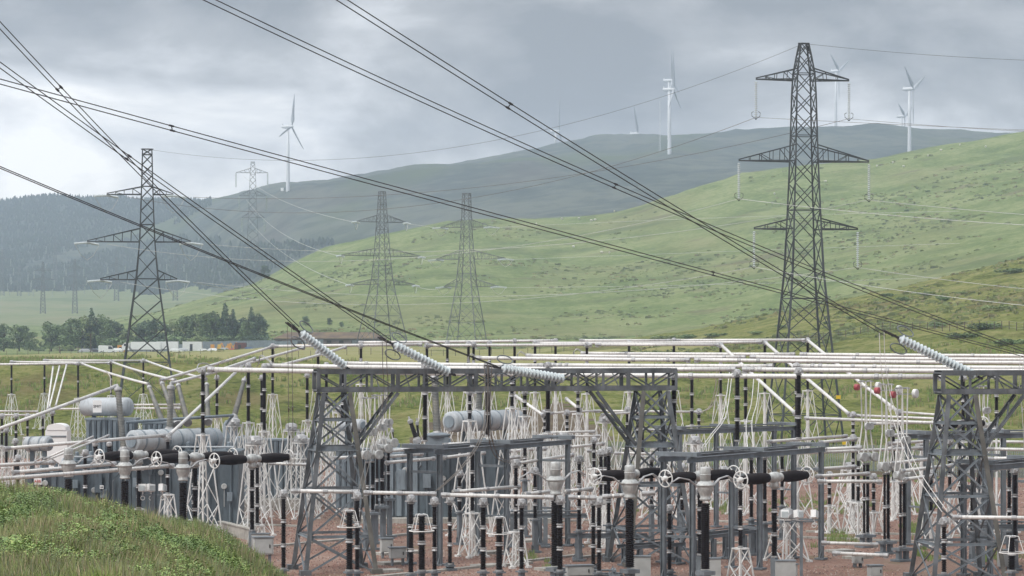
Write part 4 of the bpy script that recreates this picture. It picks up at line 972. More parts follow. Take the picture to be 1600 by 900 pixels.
busbar([(806, 619, 204), (849, 649, 196)], .12, 'short white down-tube in front of the earth bank', GD); busbar([(885, 623, 206), (907, 641, 200)], .12, 'shorter white down-tube right of it, before the earth bank', GD)

# ---- post insulators, trestles
def sheds(L, r, nseg, pitch=.085, core=.68):
    def f():
        b = MB(); seg = L / nseg
        for k in range(nseg):
            z0 = k * seg + .1; z1 = (k + 1) * seg - .1; n = max(3, int((z1 - z0) / pitch)); pr = [(r * core, z0)]
            for i in range(n):
                z = z0 + (z1 - z0) * (i + .5) / n; h = (z1 - z0) / n
                pr += [(r * core, z - h * .4), (r, z - h * .05), (r * .98, z + h * .08), (r * core, z + h * .3)]
            pr.append((r * core, z1)); b.lathe(pr, 10)
        return b
    return f
def flanges(L, r, nseg):
    def f():
        b = MB(); seg = L / nseg
        for k in range(nseg + 1):
            z = k * seg; a, c = (0, .11) if k == 0 else (-.11, 0) if k == nseg else (-.11, .11)
            b.lathe([(r * .8, z + a), (r * 1.12, z + a + .02), (r * 1.12, z + a + .05), (r * .8, z + (a + c) / 2), (r * 1.12, z + c - .05), (r * 1.12, z + c - .02), (r * .8, z + c)], 10)
        return b
    return f
def trestle(h, tw, bw, steel_w=.07):
    def f():
        b = MB(); C4 = ((-1, -1), (1, -1), (1, 1), (-1, 1)); hw = lambda z: bw + (tw - bw) * z / h
        b.box((0, 0, h - .04), (tw * 2.3, tw * 2.3, .08)); n = 2 if h > 3.2 else 1
        lvl = [0, h * .30, h * .66, h - .05] if h > 4.6 else [0, h * .5, h - .05] if h > 1.6 else [0, h - .05]
        for c in C4:
            b.bar((c[0] * bw, c[1] * bw, 0), (c[0] * tw, c[1] * tw, h - .05), steel_w); b.box((c[0] * bw, c[1] * bw, .04), (.3, .3, .12))
        if h > 1.6: b.tube((0, 0, 0), (0, 0, h), .075, 7)
        for i in range(len(lvl) - 1):
            z0, z1 = lvl[i], lvl[i + 1]; a0, a1 = hw(z0), hw(z1)
            for k in ((0, 1, 2, 3) if h < 1.7 else (0, 2) if i else (0, 1, 2, 3)):
                p, q = C4[k], C4[(k + 1) % 4]
                if i == 0 and h < 1.7:
                    m = ((p[0] + q[0]) / 2 * a1, (p[1] + q[1]) / 2 * a1, z1)
                    b.bar((p[0] * a0, p[1] * a0, z0), m, steel_w * .6); b.bar((q[0] * a0, q[1] * a0, z0), m, steel_w * .6)
                else:
                    b.bar((p[0] * a0, p[1] * a0, z0), (q[0] * a1, q[1] * a1, z1), steel_w * .7); b.bar((q[0] * a0, q[1] * a0, z0), (p[0] * a1, p[1] * a1, z1), steel_w * .7)
        return b
    return f
def clampb():
    b = MB(); b.box((0, 0, .05), (.5, .4, .07)); b.lathe([(.16, -.18), (.2, -.1), (.2, .1), (.16, .18)], 8, (0, 0, .2), (1, 0, 0)); b.lathe([(.1, -.3), (.1, .3)], 6, (.0, 0, .12), (0, 1, 0)); return b
def pedb(h):
    def f():
        b = MB(); b.box((0, 0, .06), (.6, .6, .12)); b.box((0, 0, h / 2), (.26, .26, h)); b.box((0, 0, h - .04), (.5, .5, .08))
        for k in (-1, 1): b.box((k * .19, 0, .25), (.12, .04, .4))
        return b
    return f
def ring_guard(r):
    def f():
        b = MB(); b.ring((0, 0, -.8), .62, .03, n=24)
        for k in range(4): a = k * 1.57 + .5; b.path([(.12 * math.cos(a), .12 * math.sin(a), .05), (.35 * math.cos(a), .35 * math.sin(a), .02), (.62 * math.cos(a), .62 * math.sin(a), -.8)], .022, 5)
        return b
    return f
def post(px, yt, yb, D, label, group, r=.14, nseg=3, base='trestle', on=None, ring=False, top=True, bw=None, rz=None):
    x = Xp(px, D); zt, zi = Zp(yt, D), Zp(yb, D); zg = 0.0 if on is None else on
    if base == 'trestle' and D > yard_back(px): zg = land_z(px, D)
    if zi < zg + .3: zi = zg + .3
    L = zt - zi - (.15 if top else 0)
    rz = rz if rz is not None else 0.45 + ((px * 7) % 10) * .02
    t = empty('post_insulator', (x, D, zg if base != 'none' else zi), label, 'insulator', group, rz)
    o = 0 if base == 'none' else zi - zg; Lr = max(.4, round(L * 2) / 2)
    sz = L / Lr
    inst(cached2(('insulator_stack', Lr, r, nseg), sheds(Lr, r, nseg), flanges(Lr, r, nseg), M_PORC, M_CLAMP), 'insulator_stack', t, (0, 0, o), (1, 1, sz))
    if top: inst(cached(('tube_clamp', 1), clampb, M_CLAMP), 'tube_clamp', t, (0, 0, o + L))
    if ring: inst(cached(('stress_ring', r), ring_guard(r), M_WHITE), 'stress_ring', t, (0, 0, o + L - .05))
    if base == 'trestle':
        h = zi - zg; hr = max(.5, round(h * 2) / 2); b2 = bw or (.36 + .09 * hr)
        inst(cached(('trestle', hr, round(b2, 2), D > 198), trestle(hr, .3, b2, .055 if D > 198 else .07), M_WHITE), 'trestle', t, (0, 0, 0), (1, 1, h / hr))
    elif base == 'pedestal':
        h = zi - zg; hr = max(.3, round(h * 4) / 4)
        inst(cached(('pedestal', hr), pedb(hr), M_GALV), 'pedestal', t, (0, 0, 0), (1, 1, h / hr))
    return t
def row(items, pre, group, **kw):
    items = sorted(items)
    for i, it in enumerate(items):
        k = dict(kw); k.update(it[4] if len(it) > 4 else {})
        post(*it[:4], '%s, %s' % (pre, NTH[i]), group, **k)
row([(18, 566, 616, 298), (69.5, 564, 615, 302), (122, 568, 622, 290), (173.5, 565, 618, 296), (224, 563.5, 616, 302)], 'slim black post against the grass bank at far left', 'far left busbar posts', nseg=2, bw=.95)
row([(426, 541, 616, 226), (510, 571, 630, 196), (564, 540, 600, 226), (497, 551, 608, 214), (667, 540, 612, 220), (699, 536, 610, 226), (732, 537, 612, 221), (765, 536, 610, 226), (804, 533, 608, 232), (836, 536, 613, 226), (868, 533, 608, 232), (917, 539, 615, 220), (983, 536, 612, 226), (1053, 532, 610, 231), (1126, 539, 617, 219), (1195, 535, 614, 225), (1262, 531.5, 610, 230), (740, 538, 614, 219)],
    'black post on a tall trestle under the slim back busbars', 'posts under the slim back busbars', nseg=3, r=.145)
row([(317, 579, 679, 170), (388, 572, 660, 189), (413, 573, 674, 186), (535, 569, 660, 193), (734, 612, 657, 169), (762, 571, 650, 190), (800, 575, 637, 172), (820, 612, 650, 169), (903, 610, 646, 200), (857, 572, 676, 187), (1081, 588, 665, 200), (1165, 579, 657, 190), (1245, 572, 690, 180, dict(base='trestle'))],
    'black post carrying an upper busbar behind the gantry line', 'posts under the thick upper busbars', nseg=3, r=.155)
row([(339, 590, 652, 232), (409, 590, 662, 226), (480, 586, 657, 214)], 'thin black post with a small white rack on top, left yard', 'racked posts before the green bank', nseg=3, r=.155)
row([(3, 650, 697, 235), (25, 650, 697, 230), (43, 650, 683, 238), (67, 650, 683, 232), (82, 645, 686, 228), (10, 672, 730, 200), (24, 690, 745, 190), (28, 716, 762, 170)], 'small black post in the left corner of the yard', 'small posts at the left edge', nseg=2, r=.14)
row([(262, 684, 772, 170), (303, 727, 812, 158), (217, 732, 795, 160), (133, 708, 785, 166), (402, 724, 820, 158), (443, 772, 890, 136, dict(base='pedestal'))], 'black post amid the breakers at left', 'posts among the left breakers', nseg=3, r=.145)
row([(558, 775, 893, 134), (642, 780, 897, 134, dict(r=.16)), (679, 784, 893, 135), (703, 782, 886, 144), (755, 785, 893, 134, dict(r=.17)), (815, 786, 892, 136), (875, 781, 893, 133, dict(r=.17)), (927, 783, 886, 142), (936, 785, 895, 134), (1046, 795, 893, 140), (1475, 815, 897, 133), (866, 770, 880, 146)], 'dark post insulator in the front row on a short grey stand', 'front row posts', nseg=3, base='pedestal')
row([(738, 702, 801, 153, dict(bw=.62)), (806, 724, 830, 146), (905, 718, 830, 150, dict(base='pedestal')), (951, 705, 820, 152, dict(base='pedestal')), (1157, 758, 856, 137), (1195, 712, 817, 152, dict(base='pedestal')), (1222, 704, 791, 166, dict(base='pedestal')), (1093, 770, 875, 142, dict(base='pedestal')), (1333, 684, 783, 172), (1341, 700, 785, 168), (1333, 648, 683, 190), (1405, 644, 690, 202), (1396, 665, 752, 184), (1519, 735, 832, 150, dict(base='pedestal')), (1577, 728, 830, 148, dict(base='pedestal')), (1586, 735, 845, 144, dict(base='pedestal')), (980, 640, 700, 204), (1004, 645, 712, 198), (886, 645, 676, 198), (851, 645, 678, 204), (1092, 643, 676, 206), (1530, 660, 760, 178), (1505, 590, 690, 170), (820, 694, 750, 168, dict(base='pedestal')), (928, 688, 732, 176), (946, 707, 776, 160), (939, 707, 776, 163), (996, 633, 688, 206), (1174, 712, 811, 154, dict(base='pedestal')), (1484, 690, 767, 164), (1557, 589, 669, 172), (1365, 745, 800, 170), (484, 690, 740, 190), (1018, 716, 790, 160, dict(base='pedestal')), (1066, 730, 800, 158, dict(base='pedestal')), (836, 736, 812, 156, dict(base='pedestal')), (718, 740, 800, 162, dict(base='pedestal')), (1296, 742, 790, 172), (1455, 740, 800, 160)],
    'black post in the middle yard between portals and trestles', 'middle yard posts', nseg=3)
for i, (px, yt, yb_, D) in enumerate(((546, 797, 893, 131), (659, 803, 893, 129), (780, 807, 893, 128), (1581, 837, 893, 128))):
    post(px, yt, yb_, D, 'stout dark surge arrester with a white ring near its top, %s of four' % NTH[i], 'ringed surge arresters', r=.2, nseg=2, base='pedestal', ring=True, top=False).name = 'surge_arrester'
# free white trestle towers filling the left-centre yard
WT = [(366, 668, 192), (398, 700, 170), (455, 672, 196), (470, 690, 186), (532, 640, 210), (945, 660, 200), (1402, 700, 190), (1440, 700, 200), (1030, 700, 186), (600, 668, 190), (1229, 812, 150), (1327, 735, 196), (1130, 744, 200), (880, 690, 190), (1085, 690, 196)]
for i, (px, yt, D) in enumerate(sorted(WT)):
    z = Zp(yt, D); hr = round(z * 2) / 2; t = empty('lattice_trestle', (Xp(px, D), D, 0), 'bare white lattice trestle without a post, %s in the yard' % NTH[i], 'trestle', 'bare white trestles', .5)
    inst(cached(('trestle', hr, .9), trestle(hr, .42, .95), M_WHITE), 'frame', t); inst(cached(('tube_clamp', 1), clampb, M_CLAMP), 'top_bracket', t, (0, 0, hr), (2, 2, 1.5))

# ---- current transformers
def ct(px, yt, D, label):
    s = F / D; zt = Zp(yt, D); t = empty('current_transformer', (Xp(px, D), D, 0), label, 'transformer', 'grey-headed current transformers', .6)
    hd = MB(); z = zt
    hd.lathe([(.26, z - 1.72), (.30, z - 1.68), (.30, z - 1.60), (.25, z - 1.56), (.30, z - 1.42), (.39, z - 1.22), (.43, z - 1.05), (.43, z - .98), (.48, z - .96), (.48, z - .90), (.43, z - .88), (.38, z - .78), (.28, z - .72)], 22)
    hd.lathe([(.27, z - .74), (.27, z - .06), (.24, z), (.05, z + .03)], 22); hd.lathe([(.27, z - .42), (.29, z - .40), (.29, z - .37), (.27, z - .35)], 22); hd.box((0, 0, z - .93), (1.2, .14, .1))
    hd.build('head_housing', M_CAST, t, smooth=True)
    L = zt - 1.72 - 1.05
    inst(cached(('insulator_column', round(L, 1)), sheds(L, .255, 1, .1, .78), M_PORC), 'insulator_column', t, (0, 0, 1.05))
    b = MB(); b.box((0, 0, .95), (.75, .75, .2)); b.box((0, 0, .45), (.4, .4, .9)); b.box((0, 0, .05), (.8, .8, .12)); b.build('pedestal', M_GALV, t)
    for sg in (-1, 1):
        j = MB()
        for k in range(2): j.path([(sg * .55, .06 * k, z - .95), (sg * 1.0, .05 + .08 * k, z - .62), (sg * 1.6, .1 + .1 * k, z - .5), (sg * 2.1, .2 + .1 * k, z - .75 - .1 * k)], .035, 6)
        j.build('connector_strap', M_CLAMP, t)
for (px, yt, D, lb) in ((107, 700, 151, 'left'), (195, 703, 151, 'middle'), (286, 706, 151, 'right')): ct(px, yt, D, 'tall grey-headed current transformer, %s of three above the grass mound' % lb)
for (px, yt, D, lb) in ((868, 722, 134, 'left'), (984, 727, 133, 'middle one, behind the gantry leg'), (1102, 730, 132, 'right')): ct(px, yt, D, 'tall grey-headed current transformer right of centre, %s%s' % (lb, '' if 'one' in lb else ' of three'))

# ---- circuit breakers
VB = Vector((math.cos(R(50)), math.sin(R(50)), 0))
def breaker(px, py, D, yb, label, group):
    p = P(px, py, D); t = empty('circuit_breaker', (p.x, p.y, 0), label, 'circuit breaker', group, R(50))
    z = p.z
    m = MB(); m.lathe([(.2, -.62), (.24, -.55), (.16, -.5), (.2, -.3), (.3, -.2), (.3, .2), (.2, .3), (.16, .5), (.24, .55), (.2, .62)], 14, (0, 0, z), (1, 0, 0)); m.lathe([(.2, -.55), (.28, -.5), (.22, -.3), (.22, 0)], 14, (0, 0, z)); m.build('centre_housing', M_CAST, t, smooth=True)
    for sg in (-1, 1):
        def f():
            b = MB(); n = 26; pr = [(.2, 0)]
            for i in range(n):
                u = (i + .5) / n; r = .22 + .085 * math.sin(math.pi * min(1, u * 1.15)) ** .6; h = 2.45 / n; zz = 2.45 * u; pr += [(r * .9, zz - h * .3), (r, zz), (r * .9, zz + h * .3)]
            pr.append((.16, 2.45)); b.lathe(pr, 16); return b
        inst(cached(('interrupter', 1), f, M_PORC, True), 'interrupter', t, (sg * .6, 0, z), rot=(0, R(90) * sg, 0))
        def g():
            b = MB(); b.ring((0, 0, 0), .44, .035, n=26)
            for k in range(5): a = k * 1.257; b.bar((0, 0, .1), (.44 * math.cos(a), .44 * math.sin(a), 0), .045)
            b.lathe([(.13, -.15), (.16, 0), (.1, .25)], 10); return b
        inst(cached(('grading_ring', 1), g, M_WHITE), 'grading_ring', t, (sg * 3.1, 0, z), rot=(0, R(90) * sg, 0))
    L = z - .55 - 1.45
    inst(cached2(('support_insulator', round(L, 1)), sheds(L, .17, 3), flanges(L, .17, 3), M_PORC, M_CLAMP), 'support_insulator', t, (0, 0, 1.45))
    MB().box((0, 0, .75), (.3, .3, 1.4)).build('stand', M_GALV, t)
    b = MB(); b.box((.1, -.62, .78), (1.05, .5, 1.05), -R(50)); b.build('operating_box', M_BOX, t)
    MB().box((.1, -.62, 1.34), (1.12, .58, .05), -R(50)).build('box_lid', M_GALV, t)
for px, py, lb in ((217, 711, 'left'), (305, 714.5, 'middle'), (394, 717, 'right')): breaker(px, py, 154, 0, 'T-shaped circuit breaker with fat black arms, %s of the three at left' % lb, 'circuit breakers at left')
for px, py, lb in ((985, 741, 'left'), (1094, 744, 'middle'), (1210, 746, 'right')): breaker(px, py, 138 - (px - 985) * .012, 0, 'T-shaped circuit breaker with fat black arms, %s of the three at right' % lb, 'circuit breakers at right')
breaker(1500, 663, 172, 0, 'T-shaped circuit breaker glimpsed through the right gantry column', 'circuit breakers at right')

# ---- steel portals
def portal(pa, pb, posts, offs, H, label, D0off, group='grey steel switch portals'):
    A, B = P(*pa), P(*pb); z = (A.z + B.z) / 2; A.z = B.z = 0; d_ = B - A; L = d_.length; rz = math.atan2(d_.y, d_.x)
    t = empty('steel_portal', A, label, 'portal', group, rz)
    for y in (0, offs):
        q = MB().ibeam((-.6, y, z - .17), (L + .5, y, z - .17), .2 if z > 4 else .12, .29 if z > 4 else .2); q.build('beam', M_GALV, t)
    for f in posts:
        x_ = L * f
        for y in (0, offs):
            c = MB(); c.ibeam((x_, y, 0), (x_, y, z - .32), .26, .26); c.box((x_, y, .06), (.6, .6, .1)); c.bar((x_ - .25, y, .1), (x_, y, .5), .05); c.build('column', M_GALV, t)
        c = MB(); c.box((x_, offs / 2, z + .13), (.5 if z > 4 else .2, abs(offs) + (.8 if z > 4 else .1), .22 if z > 4 else .12)); c.build('cross_member', M_GALV, t)
        for f_, w_ in ((.8, .14), (.35, .12)): MB().bar((x_, 0, z * f_), (x_, offs, z * f_), w_).build('column_tie', M_GALV, t)
    for y_, z_ in ((.5, .1), (.3, .16)): MB().tube((.2, offs * y_, z + z_), (L, offs * y_, z + z_), .035, 6).build('drive_rod', M_GALV, t)
    return t, z
portal((687, 702, 147), (887, 686, 161), (0, .5, 1), 2.0, 0, 'grey steel portal under the right half of the long gantry', 0)
portal((1082, 714, 138), (1283, 698, 151), (0, .5, 1), 1.8, 0, 'nearer grey steel portal right of centre with fat breakers before it', 0)
portal((1062, 672, 172), (1240, 665, 180), (0, .48, 1), 1.8, 0, 'farther grey steel portal right of centre, close to the grass bank', 0)
portal((1447, 679, 160), (1640, 676, 164), (0, .62, 1), 2.0, 0, 'grey steel portal seen through the right gantry, farther one', 0)
portal((1547, 727, 140), (1700, 712, 150), (0, .5, 1), 1.6, 0, 'grey steel portal at the right edge behind the gantry brace', 0)
# low grey switch frames
for i, (pa, pb, n_) in enumerate((((903, 832, 150), (1000, 836, 150), 3), ((1115, 833, 148), (1210, 822, 154), 3), ((800, 800, 160), (905, 805, 160), 3), ((1535, 818, 146), (1640, 822, 146), 2), ((1000, 850, 146), (1060, 846, 148), 2), ((880, 895, 140), (960, 897, 140), 2))):
    portal(pa, pb, (0, .5, 1) if n_ == 3 else (0, 1), 1.3, 0, 'low grey steel frame near the ground, %s of six' % ['fourth from left', 'fifth from left', 'leftmost', 'rightmost', 'right beside the gantry leg', 'foremost at the bottom edge'][i], 0, 'low grey switch frames')
# posts standing on the portals
row([(1053, 587, 698, 149), (1152, 583, 690, 154), (1248, 580, 686, 158)], 'tall black post standing on the portal beam right of centre', 'posts standing on the portals', nseg=3, r=.17, base='none')
row([(664, 573, 690, 156), (762, 571, 682, 162), (856, 571, 676, 168)], 'tall black post standing on the portal under the long gantry', 'posts standing on the portals', nseg=3, r=.17, base='none')

# ---- pantograph disconnectors
def panto(px, py, D, ytop, yb, label, group, sc=1.0):
    """two-column pantograph switch: insulator pair, drum head, counterweight drums, arms folded upward"""
    p = P(px, py, D); z = p.z; zt = Zp(ytop, D); t = empty('pantograph_switch', (p.x, p.y, 0), label, 'disconnector', group, R(35))
    zb = max(.8, Zp(yb, D)); L = z - .3 - zb
    for k, x_ in enumerate((-.28, .28)):
        inst(cached2(('insulator_stack', round(L, 1), 'p', k), sheds(L, .13 if k else .1, 2), flanges(L, .12, 2), M_PORC, M_CLAMP), 'insulator_stack', t, (x_, x_ * .5, zb))
    b = MB(); b.box((0, 0, zb - .1), (1.1, .7, .16)); b.box((-.28, 0, zb / 2), (.26, .26, zb)); b.box((.28, 0, zb / 2), (.26, .26, zb)); b.box((0, 0, .06), (1.2, .8, .12)); b.build('stand', M_GALV, t)
    b = MB(); b.box((0, 0, z), (1.1, .42, .3)); b.lathe([(.2, -.5), (.24, -.4), (.24, .4), (.2, .5)], 12, (-.1, 0, z + .12), (1, 0, 0)); b.build('head_frame', M_CAST, t)
    for k in (-1, 1): MB().lathe([(.26, -.08), (.3, -.06), (.3, .06), (.26, .08)], 16, (k * .45, -.34, z + .1), (0, 1, 0)).build('drum', M_CAST, t, smooth=False)
    mid = z + (zt - z) * .42
    for y in (-.22, .22):
        a = MB()
        for k in (-1, 1): a.tube((k * .45, y, z + .1), (k * .12, y, mid), .045, 6); a.tube((k * .12, y, mid), (k * .22, y, zt), .04, 6)
        a.build('scissor_arm', M_ALU, t)
    for k in (-1, 1): MB().lathe([(.22, -.07), (.25, 0), (.22, .07)], 14, (k * .14, -.3, mid), (0, 1, 0)).build('knee_joint', M_CAST, t)
    b = MB(); b.bar((-.6, 0, zt), (.6, 0, zt), .07); b.bar((-.3, -.2, zt + .03), (-.3, .2, zt + .03), .09); b.bar((.3, -.2, zt + .03), (.3, .2, zt + .03), .09); b.build('contact_bar', M_CLAMP, t)
    return t, z, zt
GP = 'pantograph switches'
PT = [(1353, 716, 160, 596, 836), (1385, 731, 155, 601, 850), (1410, 745, 150, 607, 866)]
for i, a in enumerate(PT):
    t, z, zt = panto(*a, 'pale pantograph switch with raised rods left of the right gantry, %s of three' % ['farthest and leftmost', 'middle', 'nearest and rightmost'][i], GP)
    MB().lathe([(.14, -.14), (.2, -.12), (.2, .12), (.14, .14)], 16, (-.85, -.1, zt - .35), (.3, -1, 0)).build('red_end_drum', M_RED, t)
    MB().lathe([(.2, -.12), (.26, -.1), (.26, .1), (.2, .12)], 16, (.85, -.2, zt - .3), (.3, -1, 0)).build('white_end_drum', M_WHITE, t); MB().bar((-.95, 0, zt - .35), (.85, -.1, zt - .32), .06).build('end_bar', M_CLAMP, t)
for i, a in enumerate(((578, 713, 158, 622, 800), (593, 703, 163, 618, 790), (603, 694, 168, 612, 778))):
    panto(*a, 'pale pantograph switch behind the long gantry left column, %s of three' % ['nearest', 'middle', 'farthest'][i], GP)
panto(1537, 668, 176, 604, 760, 'small pantograph switch seen inside the right gantry bay', GP)

# ---- power transformers
def cyl(b, a, c, r, n=24, dome=.0): 
    a, c = Vector(a), Vector(c); L = (c - a).length; b.lathe([(r * .02, -dome), (r * .55, -dome * .85), (r * .85, -dome * .45), (r, 0), (r, L), (r * .85, L + dome * .45), (r * .55, L + dome * .85), (r * .02, L + dome)], n, a, c - a); return b
def conservator(t, a, c, r, ribs, m=M_TANK2, dome=.15, legs=()):
    o0 = t.location; iv = Matrix.Rotation(-t.rotation_euler.z, 3, 'Z'); A = iv @ (P(*a) - o0); C = iv @ (P(*c) - o0)
    o = cyl(MB(), A, C, r, 28, dome).build('conservator', m, t, smooth=True)
    o.data.polygons.foreach_set('use_smooth', [True] * len(o.data.polygons))
    rb = MB(); d_ = (C - A); L = d_.length
    for k in range(ribs): f = (k + .5) / ribs; rb.lathe([(r * 1.0, -.07), (r * 1.06, -.05), (r * 1.06, .05), (r, .07)], 28, A + d_ * f, d_)
    rb.lathe([(r * .62, 0), (r * .62, .05), (r * .52, .06), (r * .1, .06)], 24, A - d_.normalized() * (dome * .95), -d_)
    rb.lathe([(r * .62, 0), (r * .62, .05), (r * .52, .06), (r * .1, .06)], 24, C + d_.normalized() * (dome * .95), d_)
    if ribs: rb.build('rib_bands', M_RAD, o)
    sp = MB()
    for f in (.2, .8):
        q = A + d_ * f; sp.bar(q + Vector((0, 0, -r * .9)), Vector((q.x, q.y, max(0, q.z - r - 1.6))), .28)
    sp.build('support_leg', M_TANK, o)
    return o, A, C
def bushing(t, base, top, r0, r1, m=M_BUSH, capm=M_CLAMP, name='bushing'):
    iv = Matrix.Rotation(-t.rotation_euler.z, 3, 'Z'); A = iv @ (P(*base) - t.location); B = iv @ (P(*top) - t.location); d_ = B - A; L = d_.length; b = MB(); n = int(L / .11); pr = [(r0 * .85, 0)]
    for i in range(n):
        z = L * (i + .5) / n; h = L / n; f = r0 + (r1 - r0) * i / n; pr += [(f * .82, z - h * .35), (f, z), (f * .82, z + h * .3)]
    pr.append((r1 * .8, L)); b.lathe(pr, 14, A, d_); o = b.build(name, m, t)
    c = MB(); c.lathe([(r1 * 1.15, -.02), (r1 * 1.3, .05), (r1 * 1.25, .22), (r1 * .5, .3), (.05, .5)], 12, B, d_); c.lathe([(r0 * 1.5, -.45), (r0 * 1.5, -.1), (r0 * 1.15, -.05), (r0 * 1.1, .04)], 14, A, d_); c.build('bushing_cap', capm, o)
def sign(t, c, w, h, txt, col, size, rz=0):
    s_ = MB().box(c, (w, .05, h), rz).build('sign_plate', M_SIGNW, t)
    f = bpy.data.curves.new('lettering', 'FONT'); f.body = txt; f.size = size; f.align_x = 'CENTER'; f.align_y = 'CENTER'; f.extrude = .008
    f.materials.append(mat('lettering_' + col, {'black': (.02, .02, .03), 'red': (.6, .03, .03)}[col], .6))
    tmp = bpy.data.objects.new('lettering_curve', f); COL.objects.link(tmp); bpy.context.view_layer.update()
    tm = bpy.data.meshes.new_from_object(tmp.evaluated_get(bpy.context.evaluated_depsgraph_get())); bpy.data.objects.remove(tmp)
    tx = bpy.data.objects.new('lettering', tm); COL.objects.link(tx); tx.parent = s_; tx.location = Vector(c) + Vector((math.sin(rz) * .04, -math.cos(rz) * .04, 0)); tx.rotation_euler = (R(90), 0, rz)
# T1: big transformer, left (SMIT conservator, radiators)
def radiators(t, x0, x1, y, z0, z1, n, name='radiator_bank', dpt=2.2):
    b = MB()
    for i in range(n):
        w = (x1 - x0) / n; xc = x0 + (i + .5) * w; b.box((xc - w * .06, y + dpt / 2, (z0 + z1) / 2), (w * .84, dpt, z1 - z0)); b.box((xc, y - .06, (z0 + z1) / 2), (w * .18, .12, (z1 - z0) * .98))
    b.box(((x0 + x1) / 2, y + dpt / 2, z1 + .08), (x1 - x0 + .2, dpt + .1, .14)); b.build(name, M_RAD, t)
D1 = 176.0
o1 = Vector((Xp(250, D1), D1, 0)); T1 = empty('power_transformer', o1, 'big blue-grey transformer at left with lettered conservator tank', 'transformer', 'power transformers')
lx = lambda px, D=D1: Xp(px, D) - o1.x
b = MB(); b.box(((lx(205) + lx(372)) / 2, 2.2, 2.6), (lx(372) - lx(205), 4.0, 5.2))
for i in range(7): b.box((lx(205) + (i + .5) * (lx(372) - lx(205)) / 7, .12, 2.7), (.14, .18, 4.8))
b.box(((lx(205) + lx(372)) / 2, 2.2, 5.25), (lx(372) - lx(205) + .3, 4.3, .14)); b.build('main_tank', M_TANK, T1)
b = MB(); b.box(((lx(100) + lx(205)) / 2 - .1, 2.4, 2.3), (lx(205) - lx(100), 3.6, 4.6))
for px in (128, 145, 166, 186): b.box((lx(px), .5, 2.4), (.3, .3, 4.4))
b.box((lx(153), .25, 3.1), (.5, .35, 1.3)); b.box((lx(158), .2, 1.2), (.6, .3, .7)); b.build('tap_changer_tank', M_TANK, T1)
radiators(T1, lx(114), lx(192), 5.4, 1.0, Zp(657, D1 + 5.4), 9)
radiators(T1, lx(203), lx(245), 5.8, 1.0, Zp(662, D1 + 5.8), 5)
cs, A, C = conservator(T1, (134, 635.5, 184), (199, 635.5, 181.5), .66, 0, M_TANK2, .22)
for px, py, D_, w, h, tx, col, sz in ((152, 635, 180.6, .62, .86, 'SMIT', 'black', .26),):
    c = P(px, py, D_) - o1; sign(T1, (c.x, c.y, c.z), w, h, tx, col, sz)
conservator(T1, (208, 689, 174.5), (337, 685, 181), .74, 7)
for px, py, w, h, tx, sz in ((59, 750, .56, .45, 'ABB', .23), (159, 760.5, .3, .26, 'ABB', .11)):
    pass
bushing(T1, (193, 700, 176), (184.5, 611, 177), .25, .21); bushing(T1, (254, 660, 184), (234, 607, 188), .22, .14); bushing(T1, (276, 660, 184), (254, 601, 189), .24, .14); bushing(T1, (265, 668, 178), (267, 608, 178), .25, .22); bushing(T1, (292, 656, 186), (279, 604, 190), .22, .15); bushing(T1, (325, 655, 186), (323, 603, 190), .2, .15)
for px in (151, 173): bushing(T1, (px, 716, 171), (px - 2, 697, 171), .2, .16, M_PORC)
q = MB(); pts = [P(196, 660, 179) - o1, P(240, 657, 180) - o1, P(364, 649, 186) - o1, P(352, 664, 186) - o1]; q.path(pts, .11, 10); q.build('oil_pipe', M_RAD, T1)
b = MB(); b.box(((lx(100) + lx(372)) / 2, 2.4, .12), (lx(372) - lx(100) + 1.6, 7.2, .3)); b.build('plinth', M_CONC, T1)
# T1b: smaller transformer at the left edge
o2 = Vector((Xp(60, 172), 172, 0)); T2 = empty('power_transformer', o2, 'smaller transformer at the left edge below a small horizontal tank', 'transformer', 'power transformers')
lx2 = lambda px: Xp(px, 172) - o2.x
b = MB(); b.box(((lx2(38) + lx2(98)) / 2, 1.6, 2.0), (lx2(98) - lx2(38), 3.0, 4.0))
for px in (46, 60, 84, 97): b.box((lx2(px), .1, 2.0), (.34, .3, 4.0))
b.build('main_tank', M_TANK, T2)
conservator(T2, (44, 694, 172.5), (76, 693, 171.5), .5, 2)
sign(T2, (lx2(59.5), -.12, Zp(752, 172)), .52, .44, 'ABB', 'red', .24)
sign(T1, (lx(159), -.02, Zp(761, D1)), .26, .24, 'ABB', 'black', .11)
# T3: centre transformer behind the long gantry
D3 = 182.0; o3 = Vector((Xp(700, D3), D3, 0)); T3 = empty('power_transformer', o3, 'large blue-grey transformer behind the long gantry with a ribbed conservator', 'transformer', 'power transformers')
l3 = lambda px: Xp(px, D3) - o3.x
b = MB(); b.box(((l3(655) + l3(800)) / 2, 2.6, 2.8), (l3(800) - l3(655), 4.2, 5.0))
for i in range(8): b.box((l3(655) + (i + .5) * (l3(800) - l3(655)) / 8, .42, 3.1), (.16, .2, 4.4))
b.build('main_tank', M_TANK, T3)
b = MB(); b.box(((l3(603) + l3(655)) / 2, 2.4, 2.6), (l3(655) - l3(603), 3.4, 4.6))
for px in (610, 623, 637, 648): b.box((l3(px), .6, 2.6), (.36, .4, 4.4))
b.box((l3(628), .3, 3.0), (.5, .4, 1.4)); b.build('tap_changer_tank', M_RAD, T3)
radiators(T3, l3(520), l3(600), 3.0, .8, 4.9, 9); 
conservator(T3, (704, 659, 176), (808, 655.5, 182), .70, 7)
conservator(T3, (536, 664.5, 186), (566, 664.5, 184), .45, 1)
